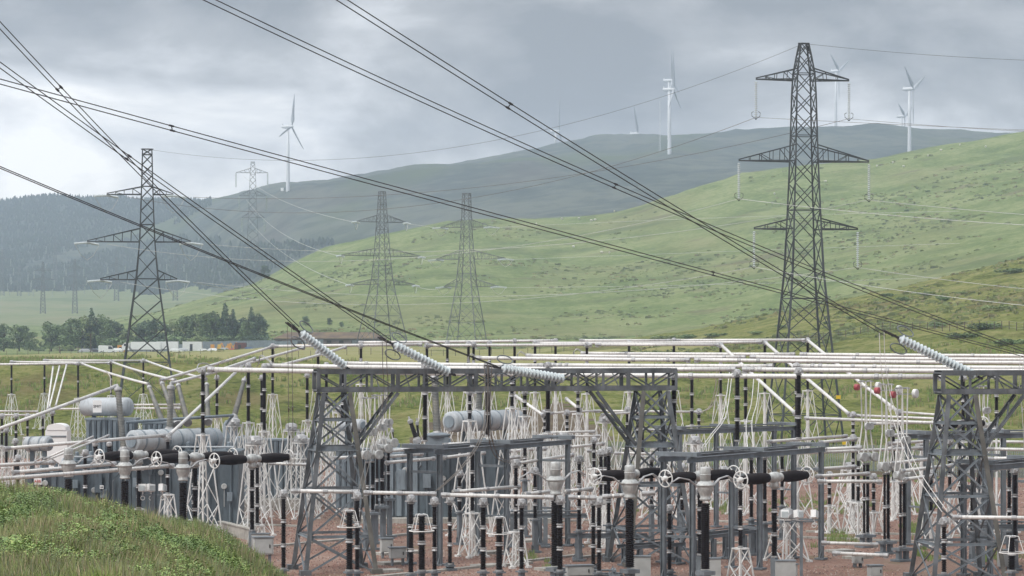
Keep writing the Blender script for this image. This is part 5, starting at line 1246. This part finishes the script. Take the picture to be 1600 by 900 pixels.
bushing(T3, (683, 676, 180), (679, 592, 181), .3, .24); bushing(T3, (650, 684, 184), (642, 661, 184), .2, .16, M_PORC); bushing(T3, (655, 700, 186), (652, 664, 186), .1, .1, M_PORC)
bushing(T3, (748, 640, 186), (749, 614, 186), .28, .24); bushing(T3, (614, 690, 186), (613, 675, 186), .12, .09, M_PORC)
b = MB(); b.lathe([(.9, 0), (.95, .08), (.95, .16), (.3, .3)], 20, P(683, 682, 180) - o3); b.box(P(683, 690, 180) - o3, (1.6, 1.4, .7)); b.build('turret', M_RAD, T3)
b = MB(); b.box((l3(700), 2.6, .15), (l3(810) - l3(520) + 1.5, 7.6, .34)); b.build('plinth', M_CONC, T3)
# T4: transformer left-centre, behind trestles
D4 = 196.0; o4 = Vector((Xp(400, D4), D4, 0)); T4 = empty('power_transformer', o4, 'blue-grey transformer half hidden behind white trestles left of the gantry', 'transformer', 'power transformers')
l4 = lambda px: Xp(px, D4) - o4.x
b = MB(); b.box(((l4(344) + l4(388)) / 2, 2, Zp(684, D4) / 2), (l4(388) - l4(344), 3.6, Zp(684, D4)))
for px in (350, 362, 376): b.box((l4(px), .1, Zp(684, D4) / 2), (.16, .2, Zp(684, D4) - .4))
b.build('main_tank', M_RAD, T4)
radiators(T4, l4(392), l4(492), 1.0, .6, Zp(690, D4), 12)
bushing(T4, (366, 650, 198), (381, 596, 200), .24, .16); b = MB(); b.lathe([(.55, 0), (.6, 1.0), (.45, 1.3)], 14, P(358, 684, 197) - o4, (.15, 0, 1)); b.box(P(368, 660, 198) - o4, (.5, .5, .5)); b.build('turret', M_RAD, T4)
for px in (450, 463, 470): bushing(T4, (px, 700, 198), (px + 3, 680, 198), .18, .13, M_PORC)
b = MB(); b.box((l4(420), 1.2, .4), (l4(500) - l4(344), 5.5, .8)); b.build('plinth', M_CONC, T4)
def fittings(t, x0, x1, y, ztop, seed, n=9):
    rng = random.Random(seed)
    for k in range(n):
        x_ = x0 + (k + .5 + rng.uniform(-.3, .3)) * (x1 - x0) / n; z0 = rng.uniform(.6, ztop * .55); kind = k % 3; q = MB()
        if kind == 0: q.box((x_, y - .16, z0 + .6), (rng.uniform(.35, .6), .28, rng.uniform(.5, 1.0))); q.box((x_, y - .12, .6 + z0 * .4), (.06, .06, z0)); q.build('control_box', M_RAD, t)
        elif kind == 1: q.path([(x_, y - .1, .4), (x_, y - .14, ztop * .7), (x_ + .4, y - .14, ztop * .82), (x_ + .4, y + .3, ztop + .1)], .055, 7); q.build('conduit', M_GALV, t)
        else: q.lathe([(.16, -.1), (.2, -.08), (.2, .06), (.1, .1)], 12, (x_, y - .12, z0 + 1.4), (0, 1, 0)); q.bar((x_, y - .08, z0), (x_, y - .08, z0 + 1.3), .05); q.build('gauge', M_CAST, t)
    for k in range(5):
        x_ = x0 + (k + .5) * (x1 - x0) / 5; q = MB(); q.lathe([(.22, 0), (.22, .25), (.14, .3), (.14, .55), (.05, .6)], 10, (x_, y + 1.2 + (k % 2) * .8, ztop)); q.build('relief_valve', M_RAD, t)
    q = MB(); q.path([(x0 + .3, y + .8, ztop + .25), (x1 - .3, y + .8, ztop + .25), (x1 - .2, y + 1.8, ztop + .9)], .07, 8); q.build('oil_pipe', M_TANK2, t)
fittings(T1, lx(210), lx(370), .1, 5.3, 1, 10); fittings(T1, lx(104), lx(200), .5, 4.6, 2, 6); fittings(T2, lx2(40), lx2(96), .0, 4.0, 3, 4); fittings(T3, l3(605), l3(655), .6, 4.9, 4, 5); fittings(T3, l3(658), l3(798), .4, 5.3, 5, 9); fittings(T4, l4(346), l4(388), .1, 5.0, 6, 3)
# bund walls
def low_wall(p0, y0, p1, y1, h, label, m=M_CONC):
    A = P(p0, y0, HC * F / (y0 - Y0)); B = P(p1, y1, HC * F / (y1 - Y0)); d_ = B - A; t = MB(); L = d_.length
    t.box((L / 2, 0, h / 2 - .1), (L, .3, h + .2)); t.box((L / 2, 0, h + .04), (L + .1, .42, .08)); o = t.build('bund_wall', m); o.location = (A.x, A.y, 0); o.rotation_euler = (0, 0, math.atan2(d_.y, d_.x)); tag(o, label, 'wall')
low_wall(590, 806, 762, 812, .75, 'low concrete bund wall in front of the central transformer')
low_wall(348, 766, 480, 768, .9, 'low concrete bund wall behind the white trestles at left')
low_wall(770, 797, 850, 800, .6, 'low concrete wall right of the central transformer')
low_wall(345, 832, 400, 846, .7, 'short concrete wall beside the grass mound end')
# ---- hut, cabinets, floodlights
h_ = empty('white_kiosk', (Xp(91, 215), 215, 0), 'white kiosk with a rounded roof behind the radiators at left', 'kiosk'); wdt = 34 / F * 215; zt_ = Zp(672, 215)
MB().box((0, 0, zt_ / 2), (wdt, 2, zt_)).build('body', M_SIGNW, h_); MB().box((0, -1.02, zt_ - .5), (wdt * .94, .05, .14)).build('vent', M_GALV, h_)
q = MB(); n = 10; vs = [(wdt / 2 * .9 * math.cos(math.pi * k / n), y, zt_ + .02 + .55 * math.sin(math.pi * k / n) ** .6) for y in (-1.05, 1.05) for k in range(n + 1)]
q.add(vs, [tuple(range(n + 1)), tuple(range(2 * n + 1, n, -1))] + [(k, k + n + 1, k + n + 2, k + 1) for k in range(n)]); q.build('roof', M_SIGNW, h_)
def cabinet(px, yt, yb_, w, D, label, m=M_BOX):
    zt, zb = Zp(yt, D), Zp(yb_, D); t = empty('control_cabinet', (Xp(px, D), D, 0), label, 'cabinet', 'grey control cabinets', .3); h = zt - zb
    b = MB(); b.box((0, 0, zb + h / 2), (w, .5, h)); b.build('body', m, t); MB().box((0, -.265, zb + h / 2), (w * .88, .03, h * .86)).build('door', m, t).data.materials[0] = m
    MB().box((w * .3, -.3, zb + h * .5), (.05, .04, .18)).build('handle', M_BLACK, t); MB().box((0, 0, zt + .03), (w + .12, .62, .06)).build('canopy', M_GALV, t)
    q = MB()
    for k in (-.35, .35): q.box((w * k, 0, zb / 2), (.1, .3, zb))
    q.build('stand', M_GALV, t)
for a in ((411, 840, 866, 1.0, 133, 'grey control cabinet at the end of the grass mound'), (1231, 882, 900, .9, 137, 'grey control cabinet at the bottom edge below the floodlights'), (1367, 884, 900, .7, 139, 'small pale control cabinet below the pantograph switches'), (905, 884, 899, 1.5, 139, 'wide pale control cabinet at the bottom edge right of centre'), (1110, 878, 899, .5, 139, 'narrow grey cabinet beside the third dark column'), (1340, 866, 880, .5, 146, 'tiny dark grey box left of the pantograph switches'),
          (1570, 860, 885, .7, 145, 'grey cabinet behind the right gantry column'), (621, 856, 872, .9, 147, 'grey cabinet inside the gantry left column'), (604, 842, 862, .7, 152, 'second grey cabinet, just behind the gantry left column')): cabinet(*a)
def floods(px, py, D, xs, yb_, label):
    z = Zp(py, D); t = empty('floodlight_pole', (Xp(px, D), D, 0), label, 'floodlight'); MB().box((0, 0, (z - .4) / 2), (.16, .16, z - .4)).build('pole', M_GALV, t)
    MB().bar((Xp(min(xs), D) - t.location.x, 0, z - .42), (Xp(max(xs), D) - t.location.x, 0, z - .42), .07).build('crossbar', M_GALV, t)
    for k, x_ in enumerate(xs):
        xx = Xp(x_, D) - t.location.x; b = MB(); rz = [-.1, .7, 1.2][k]; b.box((xx, -.1, z), (.44, .3, .42), rz, Matrix.Rotation(-.25, 3, 'X')); b.bar((xx, 0, z - .42), (xx, 0, z - .2), .06)
        l_ = b.build('lamp_head', M_SIGNW, t); MB().box((xx + math.sin(rz) * .2, -.1 - math.cos(rz) * .2, z - .02), (.36, .04, .33), rz).build('lamp_glass', M_GLASS, l_)
        c = MB(); c.ring((xx, 0, z - .62), .12, .025, (0, 1, 0), 14, 5); c.build('cable_loop', M_WHITE, l_)
floods(238, 762, 153, (223, 236, 254), 0, 'cluster of three white floodlights above the grass mound')
floods(1252, 803, 140, (1226, 1247, 1272), 0, 'cluster of three white floodlights right of centre before the portal')
# ---- steel palisade fences at the back of the yard
def palisade(p0, p1, h, label):
    n = 0; D0, D1_ = float(yard_back(p0)) - 2.5, float(yard_back(p1)) - 2.5; A = Vector((Xp(p0, D0), D0, 0)); B = Vector((Xp(p1, D1_), D1_, 0)); L = (B - A).length
    t = empty('palisade_fence', A, label, 'fence', None, math.atan2((B - A).y, (B - A).x)); b = MB(); m = int(L / .17)
    for i in range(m): b.box((i * .17, 0, h / 2), (.075, .03, h))
    b.build('pales', mat('faded_green_fence', (0.23, 0.27, 0.24), .6), t); b = MB()
    for z in (.5, h - .5): b.box((L / 2, .05, z), (L, .04, .07))
    for i in range(int(L / 2.8) + 1): b.box((min(L, i * 2.8), .08, h / 2), (.1, .1, h))
    b.build('rails', M_GALV, t)
palisade(760, 1700, 2.9, 'faded green palisade fence along the back of the yard at right')
palisade(-60, 758, 2.4, 'faded palisade fence along the back of the yard at left')
# ---- yellow warning signs on the tall pylon
for px, py, D_, w_ in ((1310, 620.5, 257.2, .36), (1320, 692, 256.6, .42)):
    o = MB().box((0, 0, 0), (w_ + .1, .04, w_)).build('warning_plate', M_YEL, PR); o.location = PR.matrix_basis.inverted() @ P(px, py, D_)
# ---- down-droppers from the line ends
def drop(pts, label, r=.02, m=M_CABLEP, twin_=.18):
    W = [P(*p) for p in pts]
    # smooth through points
    out_ = []
    for i in range(len(W) - 1):
        p0 = W[max(0, i - 1)]; p1 = W[i]; p2 = W[i + 1]; p3 = W[min(len(W) - 1, i + 2)]
        for k in range(8):
            t = k / 8; out_.append(.5 * ((2 * p1) + (p2 - p0) * t + (2 * p0 - 5 * p1 + 4 * p2 - p3) * t * t + (3 * p1 - p0 - 3 * p2 + p3) * t ** 3))
    out_.append(W[-1]); L2 = [p + Vector((twin_, 0, .06)) for p in out_]
    return cable_thing([out_, L2], r, m, label, (pts[len(pts) // 2][0],), 'twin flexible down-droppers', 'down_dropper', 'cable')
drop([(449, 510, 138.4), (450, 560, 138.4), (451, 640, 139), (452, 700, 141), (458, 766, 137)], 'pale twin dropper hanging straight at the leftmost strain insulator', .016, M_CABLEM, .22)
drop([(597, 529, 138.6), (598, 570, 138.6), (599, 625, 140), (580, 690, 139), (560, 767, 135.5)], 'dropper from the middle strain insulator, sweeping down left', .02, M_CABLEM, .22)
drop([(757, 570, 138.8), (758, 630, 138.8), (752, 680, 138), (720, 730, 136.5), (680, 768, 135.5)], 'dark dropper curving left from the third strain insulator', .026, M_CABLEM, .16)
drop([(764, 572, 138.8), (761, 640, 139.5), (765, 690, 141), (777, 716, 143), (803, 724, 150)], 'dark dropper curving right from the third strain insulator', .026, M_CABLEM, .16)
drop([(1374, 520, 136.8), (1377, 575, 137), (1390, 640, 137), (1425, 730, 135), (1472, 800, 133)], 'pale twin dropper from the right strain insulator to the right gantry foot', .02, M_ALU, .25)
drop([(1140, 579, 178), (1135, 620, 176), (1128, 655, 172), (1110, 680, 168), (1096, 700, 162)], 'pale twin loop hanging right of centre between busbar and portal', .03, M_ALU, .2)
drop([(1120, 580, 178), (1117, 610, 190), (1108, 636, 200), (1094, 644, 205)], 'short pale loop just left of it, ending at the slim tube', .03, M_ALU, .2)
drop([(1178, 588, 166), (1174, 630, 160), (1166, 660, 156), (1168, 700, 152)], 'pale slack dropper above the nearer portal', .028, M_ALU, .35)
drop([(1595, 555, 139), (1592, 590, 139), (1597, 640, 139), (1601, 720, 139)], 'pale dropper crossing the right gantry beam at the edge', .018, M_ALU, .2)
drop([(424, 567, 186), (407, 556, 188), (404, 568, 190), (400, 575, 196)], 'small looped jumper at the start of the second upper busbar', .025, M_CLAMP, .05)
drop([(318, 577, 180), (308, 580, 182), (310, 570, 184), (322, 569, 186), (330, 575, 187)], 'small looped jumper at the start of the nearest upper busbar', .025, M_CLAMP, .05)
drop([(352, 563, 212), (342, 568, 214), (338, 580, 226), (338, 590, 231)], 'small grey loop hanging to the racked post at left', .03, M_CLAMP, .05)
drop([(166, 580, 262), (172, 590, 262), (173, 614, 262)], 'thin pale lead dropping from the slanting tube at far left', .04, M_ALU, .02)
for i, (px, py, D_) in enumerate(((745, 560, 206), (822, 556, 214), (910, 552, 222), (535, 568, 194))):
    drop([(px, py, D_), (px - 9, py - 6, D_), (px - 14, py, D_), (px - 12, py + 8, D_)], 'small looped jumper at the left end of an upper busbar, %s' % NTH[[1, 2, 3, 0][i]], .03, M_CLAMP, .05)
# ---- concrete kerbs and trench covers on the gravel
kb = [((424, 854), (610, 837)), ((610, 838), (755, 824)), ((560, 905), (752, 886)), ((752, 887), (830, 880)), ((800, 880), (905, 868)), ((905, 872), (960, 866)), ((1195, 838), (1480, 849)), ((1260, 831), (1500, 838)), ((345, 818), (470, 823)), ((340, 776), (470, 776)), ((1115, 850), (1200, 846)), ((820, 817), (980, 811)), ((1500, 845), (1680, 850)), ((1120, 815), (1200, 818)), ((800, 845), (900, 840))]
for i, ((xa, ya), (xb, yb_)) in enumerate(sorted(kb)):
    A = P(xa, ya, HC * F / (ya - Y0)); B = P(xb, yb_, HC * F / (yb_ - Y0)); d_ = B - A; L = d_.length; b = MB(); n = max(1, int(L / 1.5))
    for k in range(n): b.box(((k + .5) * L / n, 0, .03), (L / n - .02, .38, .14))
    o = b.build('concrete_kerb', M_CONC); o.location = (A.x, A.y, 0); o.rotation_euler = (0, 0, math.atan2(d_.y, d_.x)); tag(o, 'pale concrete kerb strip on the red gravel, %s of fifteen' % NTH[i], 'kerb', 'concrete kerb strips')
for i, (px, py) in enumerate(((608, 866), (612, 881), (604, 893), (640, 864), (768, 864), (830, 846), (760, 885), (860, 890), (1312, 862), (1340, 872), (1180, 842), (1100, 848))):
    D_ = HC * F / (py - Y0); b = MB().box((0, 0, .05), (1.6, 1.0, .16), .6); o = b.build('foundation_pad', M_CONC); o.location = (Xp(px, D_), D_, 0); tag(o, 'flat concrete foundation pad on the gravel, %s of twelve' % NTH[sorted([608, 612, 604, 640, 768, 830, 760, 860, 1312, 1340, 1180, 1100]).index(px)], 'concrete pad', 'foundation pads')

# ================================================================== foreground mound and its plants
MD = [2, 12, 25, 40, 52, 62, 70, 76, 84, 95, 110]
msx = [-600, -100, 0, 50, 100, 150, 200, 250, 300, 350, 400, 440, 520, 700, 1200, 2200]
msy = [750, 768, 771, 773, 780, 790, 802, 812, 820, 838, 868, 905, 990, 1100, 1180, 1250]
def mound_z(px, D):
    ys = float(np.interp(px, msx, msy)); zc = HC - (ys - Y0) * 70 / F; z40 = min(HC - (900 - Y0) * 40 / F, zc + .9)
    return float(np.interp(D, MD, [HC - 1.7, HC - 2.3, HC - 3.0, z40 - .2, z40 - (z40 - zc) * .35 - .2, zc - .05, zc - .22, zc - .75, zc - 2.0, zc * .25 - .6, -1.5]))
mp_ = np.arange(-600, 2201, 12.0); md_ = np.concatenate([np.arange(2, 40, 2.0), np.arange(40, 80, .7), np.arange(80, 111, 2.0)])
MX = np.zeros((len(md_), len(mp_))); MY = MX.copy(); MZ = MX.copy()
for i, D_ in enumerate(md_):
    for j, px in enumerate(mp_):
        MX[i, j] = (px - 800) / F * max(D_, 30) * (1 + max(0, 30 - D_) * .0); MY[i, j] = D_; pq = px; MZ[i, j] = mound_z(pq, D_)
MZ += fbm(MX / 1.7, MY / 1.7, 4) * .22 * np.clip((MY - 5) / 20, 0, 1)
M_MOUND = land_mat('mound_soil_and_moss', [(0.35, (0.030, 0.042, 0.014)), (0.5, (0.065, 0.090, 0.024)), (0.65, (0.11, 0.13, 0.04))], 0.8, 5, .6)
grid_obj('grass_mound', MX, MY, MZ, M_MOUND)
def mound_scatter():
    rng = np.random.RandomState(21)
    def gz(px, D):
        return np.array([mound_z(a, b_) for a, b_ in zip(px, D)]) + fbm((px - 800) / F * D / 1.7, D / 1.7, 4) * .22
    def ribbons(n, dl, dh, h0, h1, w, name, mats, label, blades, dens=None, clump=0.0, lean=.35, pmax=470):
        px = rng.uniform(-120, pmax, n * 2); D = dl + (dh - dl) * rng.rand(n * 2) ** .9
        keep = D < 77
        if dens is not None: keep &= dens(px, D) > rng.rand(n * 2)
        px, D = px[keep][:n], D[keep][:n]; z = gz(px, D); x = (px - 800) / F * D; V = []; mi = []
        sc = .65 + .7 * np.clip(fbm(x / 1.3 + 5, D / 1.3, 3) + .5, 0, 1)
        for k in range(blades):
            a = rng.rand(len(x)) * 6.28; rr = rng.rand(len(x)) * (clump + .02); hx = x + rr * np.cos(a); hy = D + rr * np.sin(a); h = (h0 + (h1 - h0) * rng.rand(len(x))) * sc; ln = lean * h * rng.rand(len(x)); c, s_ = np.cos(a + rng.normal(size=len(x)) * .5), np.sin(a)
            ww = w * (.7 + .6 * rng.rand(len(x)))
            b0 = np.stack([hx - ww, hy, z - .05], 1); b1 = np.stack([hx + ww, hy, z - .05], 1); m0 = np.stack([hx + ln * .35 * c + ww * .75, hy + ln * .35 * s_, z + h * .6], 1); m1 = np.stack([hx + ln * .35 * c - ww * .75, hy + ln * .35 * s_, z + h * .6], 1)
            t0 = np.stack([hx + ln * c + ww * .15, hy + ln * s_, z + h], 1); t1 = np.stack([hx + ln * c - ww * .15, hy + ln * s_, z + h], 1)
            V.append(np.stack([b0, b1, m0, m1, m1, m0, t0, t1], 1)); mi.append(np.repeat(rng.randint(0, len(mats), len(x)), 2))
        V = np.concatenate(V).reshape(-1, 3); o = np_obj(name, V, np.arange(len(V)).reshape(-1, 4), mats, 'stuff', False, np.concatenate(mi)); tag(o, label, 'grass')
    g1 = mat('grass_blade_green', (0.165, 0.245, 0.060), .7, 0, .35, 1.5); g2 = mat('grass_blade_olive', (0.205, 0.24, 0.082), .7, 0, .35, 1.5); g3 = mat('dry_grass_stem', (0.30, 0.25, 0.15), .8, 0, .3, 1.5); g4 = mat('grey_green_seed_grass', (0.185, 0.21, 0.12), .8, 0, .3, 1.5)
    h1_ = mat('bright_herb_leaf', (0.20, 0.30, 0.085), .6, 0, .3, 2); h2_ = mat('mid_herb_leaf', (0.13, 0.205, 0.062), .6, 0, .3, 2); h3_ = mat('pale_moss_green', (0.32, 0.38, 0.12), .7, 0, .25, 2)
    ribbons(20000, 38, 76, .10, .30, .008, 'short_grass', [g1, g2, g1, h3_], 'short green grass over the whole foreground mound', 6, clump=.2)
    ribbons(6500, 60, 76, .18, .42, .008, 'tall_grass', [g4, g2, g1, g4], 'taller grey green grass along the crest of the mound', 6, clump=.18, lean=.3)
    ribbons(4600, 38, 54, .22, .50, .007, 'seeding_grass', [g2, g3, g2, g4], 'olive and straw seeding grass at the bottom edge of the mound', 7, clump=.18, lean=.4)
    ribbons(2200, 46, 72, .30, .60, .009, 'dry_stalks', [g3, g2], 'dry brownish stalks in patches on the mound', 5, dens=lambda p, d: (fbm(p / 60, d / 4, 2) > .12) * 1.0, clump=.14)
    # leafy herbs
    n = 6500; px = rng.uniform(-120, 455, n); D = rng.uniform(42, 70, n); keep = (fbm(px / 50 + 3, D / 3, 3) > -.35); px, D = px[keep], D[keep]; x = (px - 800) / F * D; z = gz(px, D); V = []; mi = []
    hh = .20 + .34 * np.clip(fbm(px / 35, D / 2.5, 2) + .5, 0, 1)
    for k in range(24):
        f = rng.rand(len(x)); a = rng.rand(len(x)) * 6.28; r = .04 + .14 * rng.rand(len(x)) * (1.15 - f); cx, cy, cz = x + r * np.cos(a), D + r * np.sin(a), z + hh * (.15 + .9 * f); L = .032 + .038 * rng.rand(len(x)); w = L * .42; dz = rng.uniform(-.3, .8, len(x)) * L
        c, s_ = np.cos(a), np.sin(a)
        V.append(np.stack([np.stack([cx, cy, cz], 1), np.stack([cx + c * L * .5 - s_ * w, cy + s_ * L * .5 + c * w, cz + dz * .6], 1), np.stack([cx + c * L, cy + s_ * L, cz + dz * .6], 1), np.stack([cx + c * L * .5 + s_ * w, cy + s_ * L * .5 - c * w, cz + dz * .6 + .01], 1)], 1))
        mi.append(((fbm(px / 40 + 9, D / 3, 2) > .02).astype(int) + (rng.rand(len(x)) > .75)) % 3)
    V = np.concatenate(V).reshape(-1, 3); o = np_obj('leafy_herbs', V, np.arange(len(V)).reshape(-1, 4), [h2_, h1_, h3_], 'stuff', False, np.concatenate(mi)); tag(o, 'bright green nettles and leafy herbs covering the mound', 'ground cover')
    # weeds in the gravel and tussocks on the bank
    def tufts(pts, name, label, mats, h, w, nb, spread):
        V = []; mi = []
        for (x_, y_, z_, s_) in pts:
            for k in range(nb):
                a = rng.rand() * 6.28; r = spread * s_ * rng.rand() ** .5; hx, hy = x_ + r * math.cos(a), y_ + r * math.sin(a); hh_ = h * s_ * (.5 + .6 * rng.rand()); ln = .4 * hh_ * rng.rand(); c, sn = math.cos(a), math.sin(a)
                V += [(hx - w, hy, z_ - .05), (hx + w, hy, z_ - .05), (hx + ln * c + w * .4, hy + ln * sn, z_ + hh_), (hx + ln * c - w * .4, hy + ln * sn, z_ + hh_)]; mi.append(rng.randint(len(mats)))
        o = np_obj(name, np.array(V), np.arange(len(V)).reshape(-1, 4), mats, 'stuff', False, np.array(mi)); tag(o, label, 'grass')
    pts = []
    for cx_, cy_, n_, sp in ((1440, 790, 26, 30), (1305, 838, 24, 30), (1430, 825, 20, 24), (1380, 745, 70, 110), (1560, 870, 20, 40), (1440, 870, 10, 30), (1010, 800, 10, 60), (1130, 790, 20, 30), (830, 870, 8, 40), (900, 760, 30, 120), (1250, 790, 30, 50), (1330, 795, 14, 40)):
        for _ in range(n_):
            px_ = cx_ + rng.normal() * sp * .5; py_ = cy_ + rng.normal() * 6; D_ = HC * F / (max(736, py_) - Y0); pts.append((Xp(px_, D_), D_, 0, .5 + rng.rand() * .7))
    tufts(pts, 'gravel_weeds', 'small green weed tufts growing through the red gravel', [g1, h1_, g2], .36, .02, 22, .4)
    pts = []
    for _ in range(5200):
        px_ = rng.uniform(-80, 1700); D_ = rng.uniform(float(yard_back(px_)) + 3, 400); v_ = fbm(np.array([Xp(px_, D_) / 9]), np.array([D_ / 9]), 3)[0]
        if 610 < px_ < 985 and land_z(px_, D_) < 4.6: continue
        if v_ > -.05: pts.append((Xp(px_, D_), D_, land_z(px_, D_), .5 + rng.rand() * .8 + max(0, v_)))
    tufts(pts, 'bank_tussocks', 'rough grass tussocks all over the bank behind the yard', [g1, g2, g3, g1], .5, .05, 16, .45)
mound_scatter()
def hill_clumps():
    rng = np.random.RandomState(5); n = 20000
    px = rng.uniform(150, 1680, n); D = 430 * (1480 / 430) ** rng.rand(n); x = (px - 800) / F * D
    v1 = fbm(x / 28, D / 40, 4); v2 = fbm(x / 90 + 7, D / 120 + 3, 3)
    keep = (v1 + .5 * v2 > .12) & ~((D < 690) & (px < 960)); px, D, x, v1 = px[keep], D[keep], x[keep], v1[keep]
    z = np.array([land_z(p, d) for p, d in zip(px, D)]); V = []; mi = []
    sz = (.35 + .9 * rng.rand(len(x)) ** 2) * (D / 700) ** .5
    for k in range(4):
        a = rng.rand(len(x)) * 6.28; w = sz * rng.uniform(.5, 1.3, len(x)); h = sz * rng.uniform(.25, .6, len(x)); ox, oy = sz * .6 * np.cos(a), sz * .6 * np.sin(a); c, s_ = np.cos(a * 3) * w, np.sin(a * 3) * w
        V.append(np.stack([np.stack([x + ox - c, D + oy - s_, z - .2], 1), np.stack([x + ox + c, D + oy + s_, z - .2], 1), np.stack([x + ox + c * .6, D + oy + s_ * .6, z + h], 1), np.stack([x + ox - c * .5, D + oy - s_ * .5, z + h * .85], 1)], 1))
        mi.append(np.where(v1 > .3, 0, rng.randint(0, 3, len(x))))
    V = np.concatenate(V).reshape(-1, 3)
    o = np_obj('hillside_rushes', V, np.arange(len(V)).reshape(-1, 4), [mat('rush_clump', (0.16, 0.195, 0.08), .9, 0, .3, .2), mat('pasture_tuft', (0.165, 0.195, 0.065), .9, 0, .3, .2), mat('bleached_tuft', (0.24, 0.225, 0.115), .9, 0, .3, .2)], 'stuff', False, np.concatenate(mi)); tag(o, 'rush clumps and rough tufts scattered over the green hillside', 'rushes')
hill_clumps()
def stones():
    rng = np.random.RandomState(9); n = 30000; py = 735 + 175 * rng.rand(n); D = HC * F / (py - Y0); px = rng.uniform(330, 1640, n); x = (px - 800) / F * D
    k = fbm(x / 6, D / 6, 3) > -.25; x, D = x[k], D[k]; s = (.03 + .07 * rng.rand(len(x)) ** 2) * (D / 170); a = rng.rand(len(x)) * 6.28; V = []
    for q, zz in ((0, -.01), (2.1, -.01), (4.2, -.01)): V.append(np.stack([x + s * np.cos(a + q), D + s * np.sin(a + q), np.zeros(len(x)) + zz - .01], 1))
    V.append(np.stack([x, D, s * .8], 1)); V = np.stack(V, 1).reshape(-1, 3); b0 = np.arange(len(x))[:, None] * 4
    Fc = np.concatenate([b0 + np.array(t)[None, :] for t in ((0, 1, 3), (1, 2, 3), (2, 0, 3))]); mi = np.tile(rng.randint(0, 3, len(x)), 3)
    o = np_obj('gravel_stones', V, Fc, [mat('pale_stone', (0.37, 0.29, 0.25), .9, 0, .2, 3), mat('red_stone', (0.27, 0.15, 0.12), .9, 0, .2, 3), mat('dark_stone', (0.16, 0.105, 0.09), .9, 0, .2, 3)], 'stuff', False, mi); tag(o, 'loose stones scattered over the red gravel yard', 'gravel')
stones()
_seen = {}
for o in COL.objects:
    if o.parent is None and o.get('label'): _seen.setdefault(o['label'], []).append(o.name)
print('DUP', {k: v for k, v in _seen.items() if len(v) > 1})
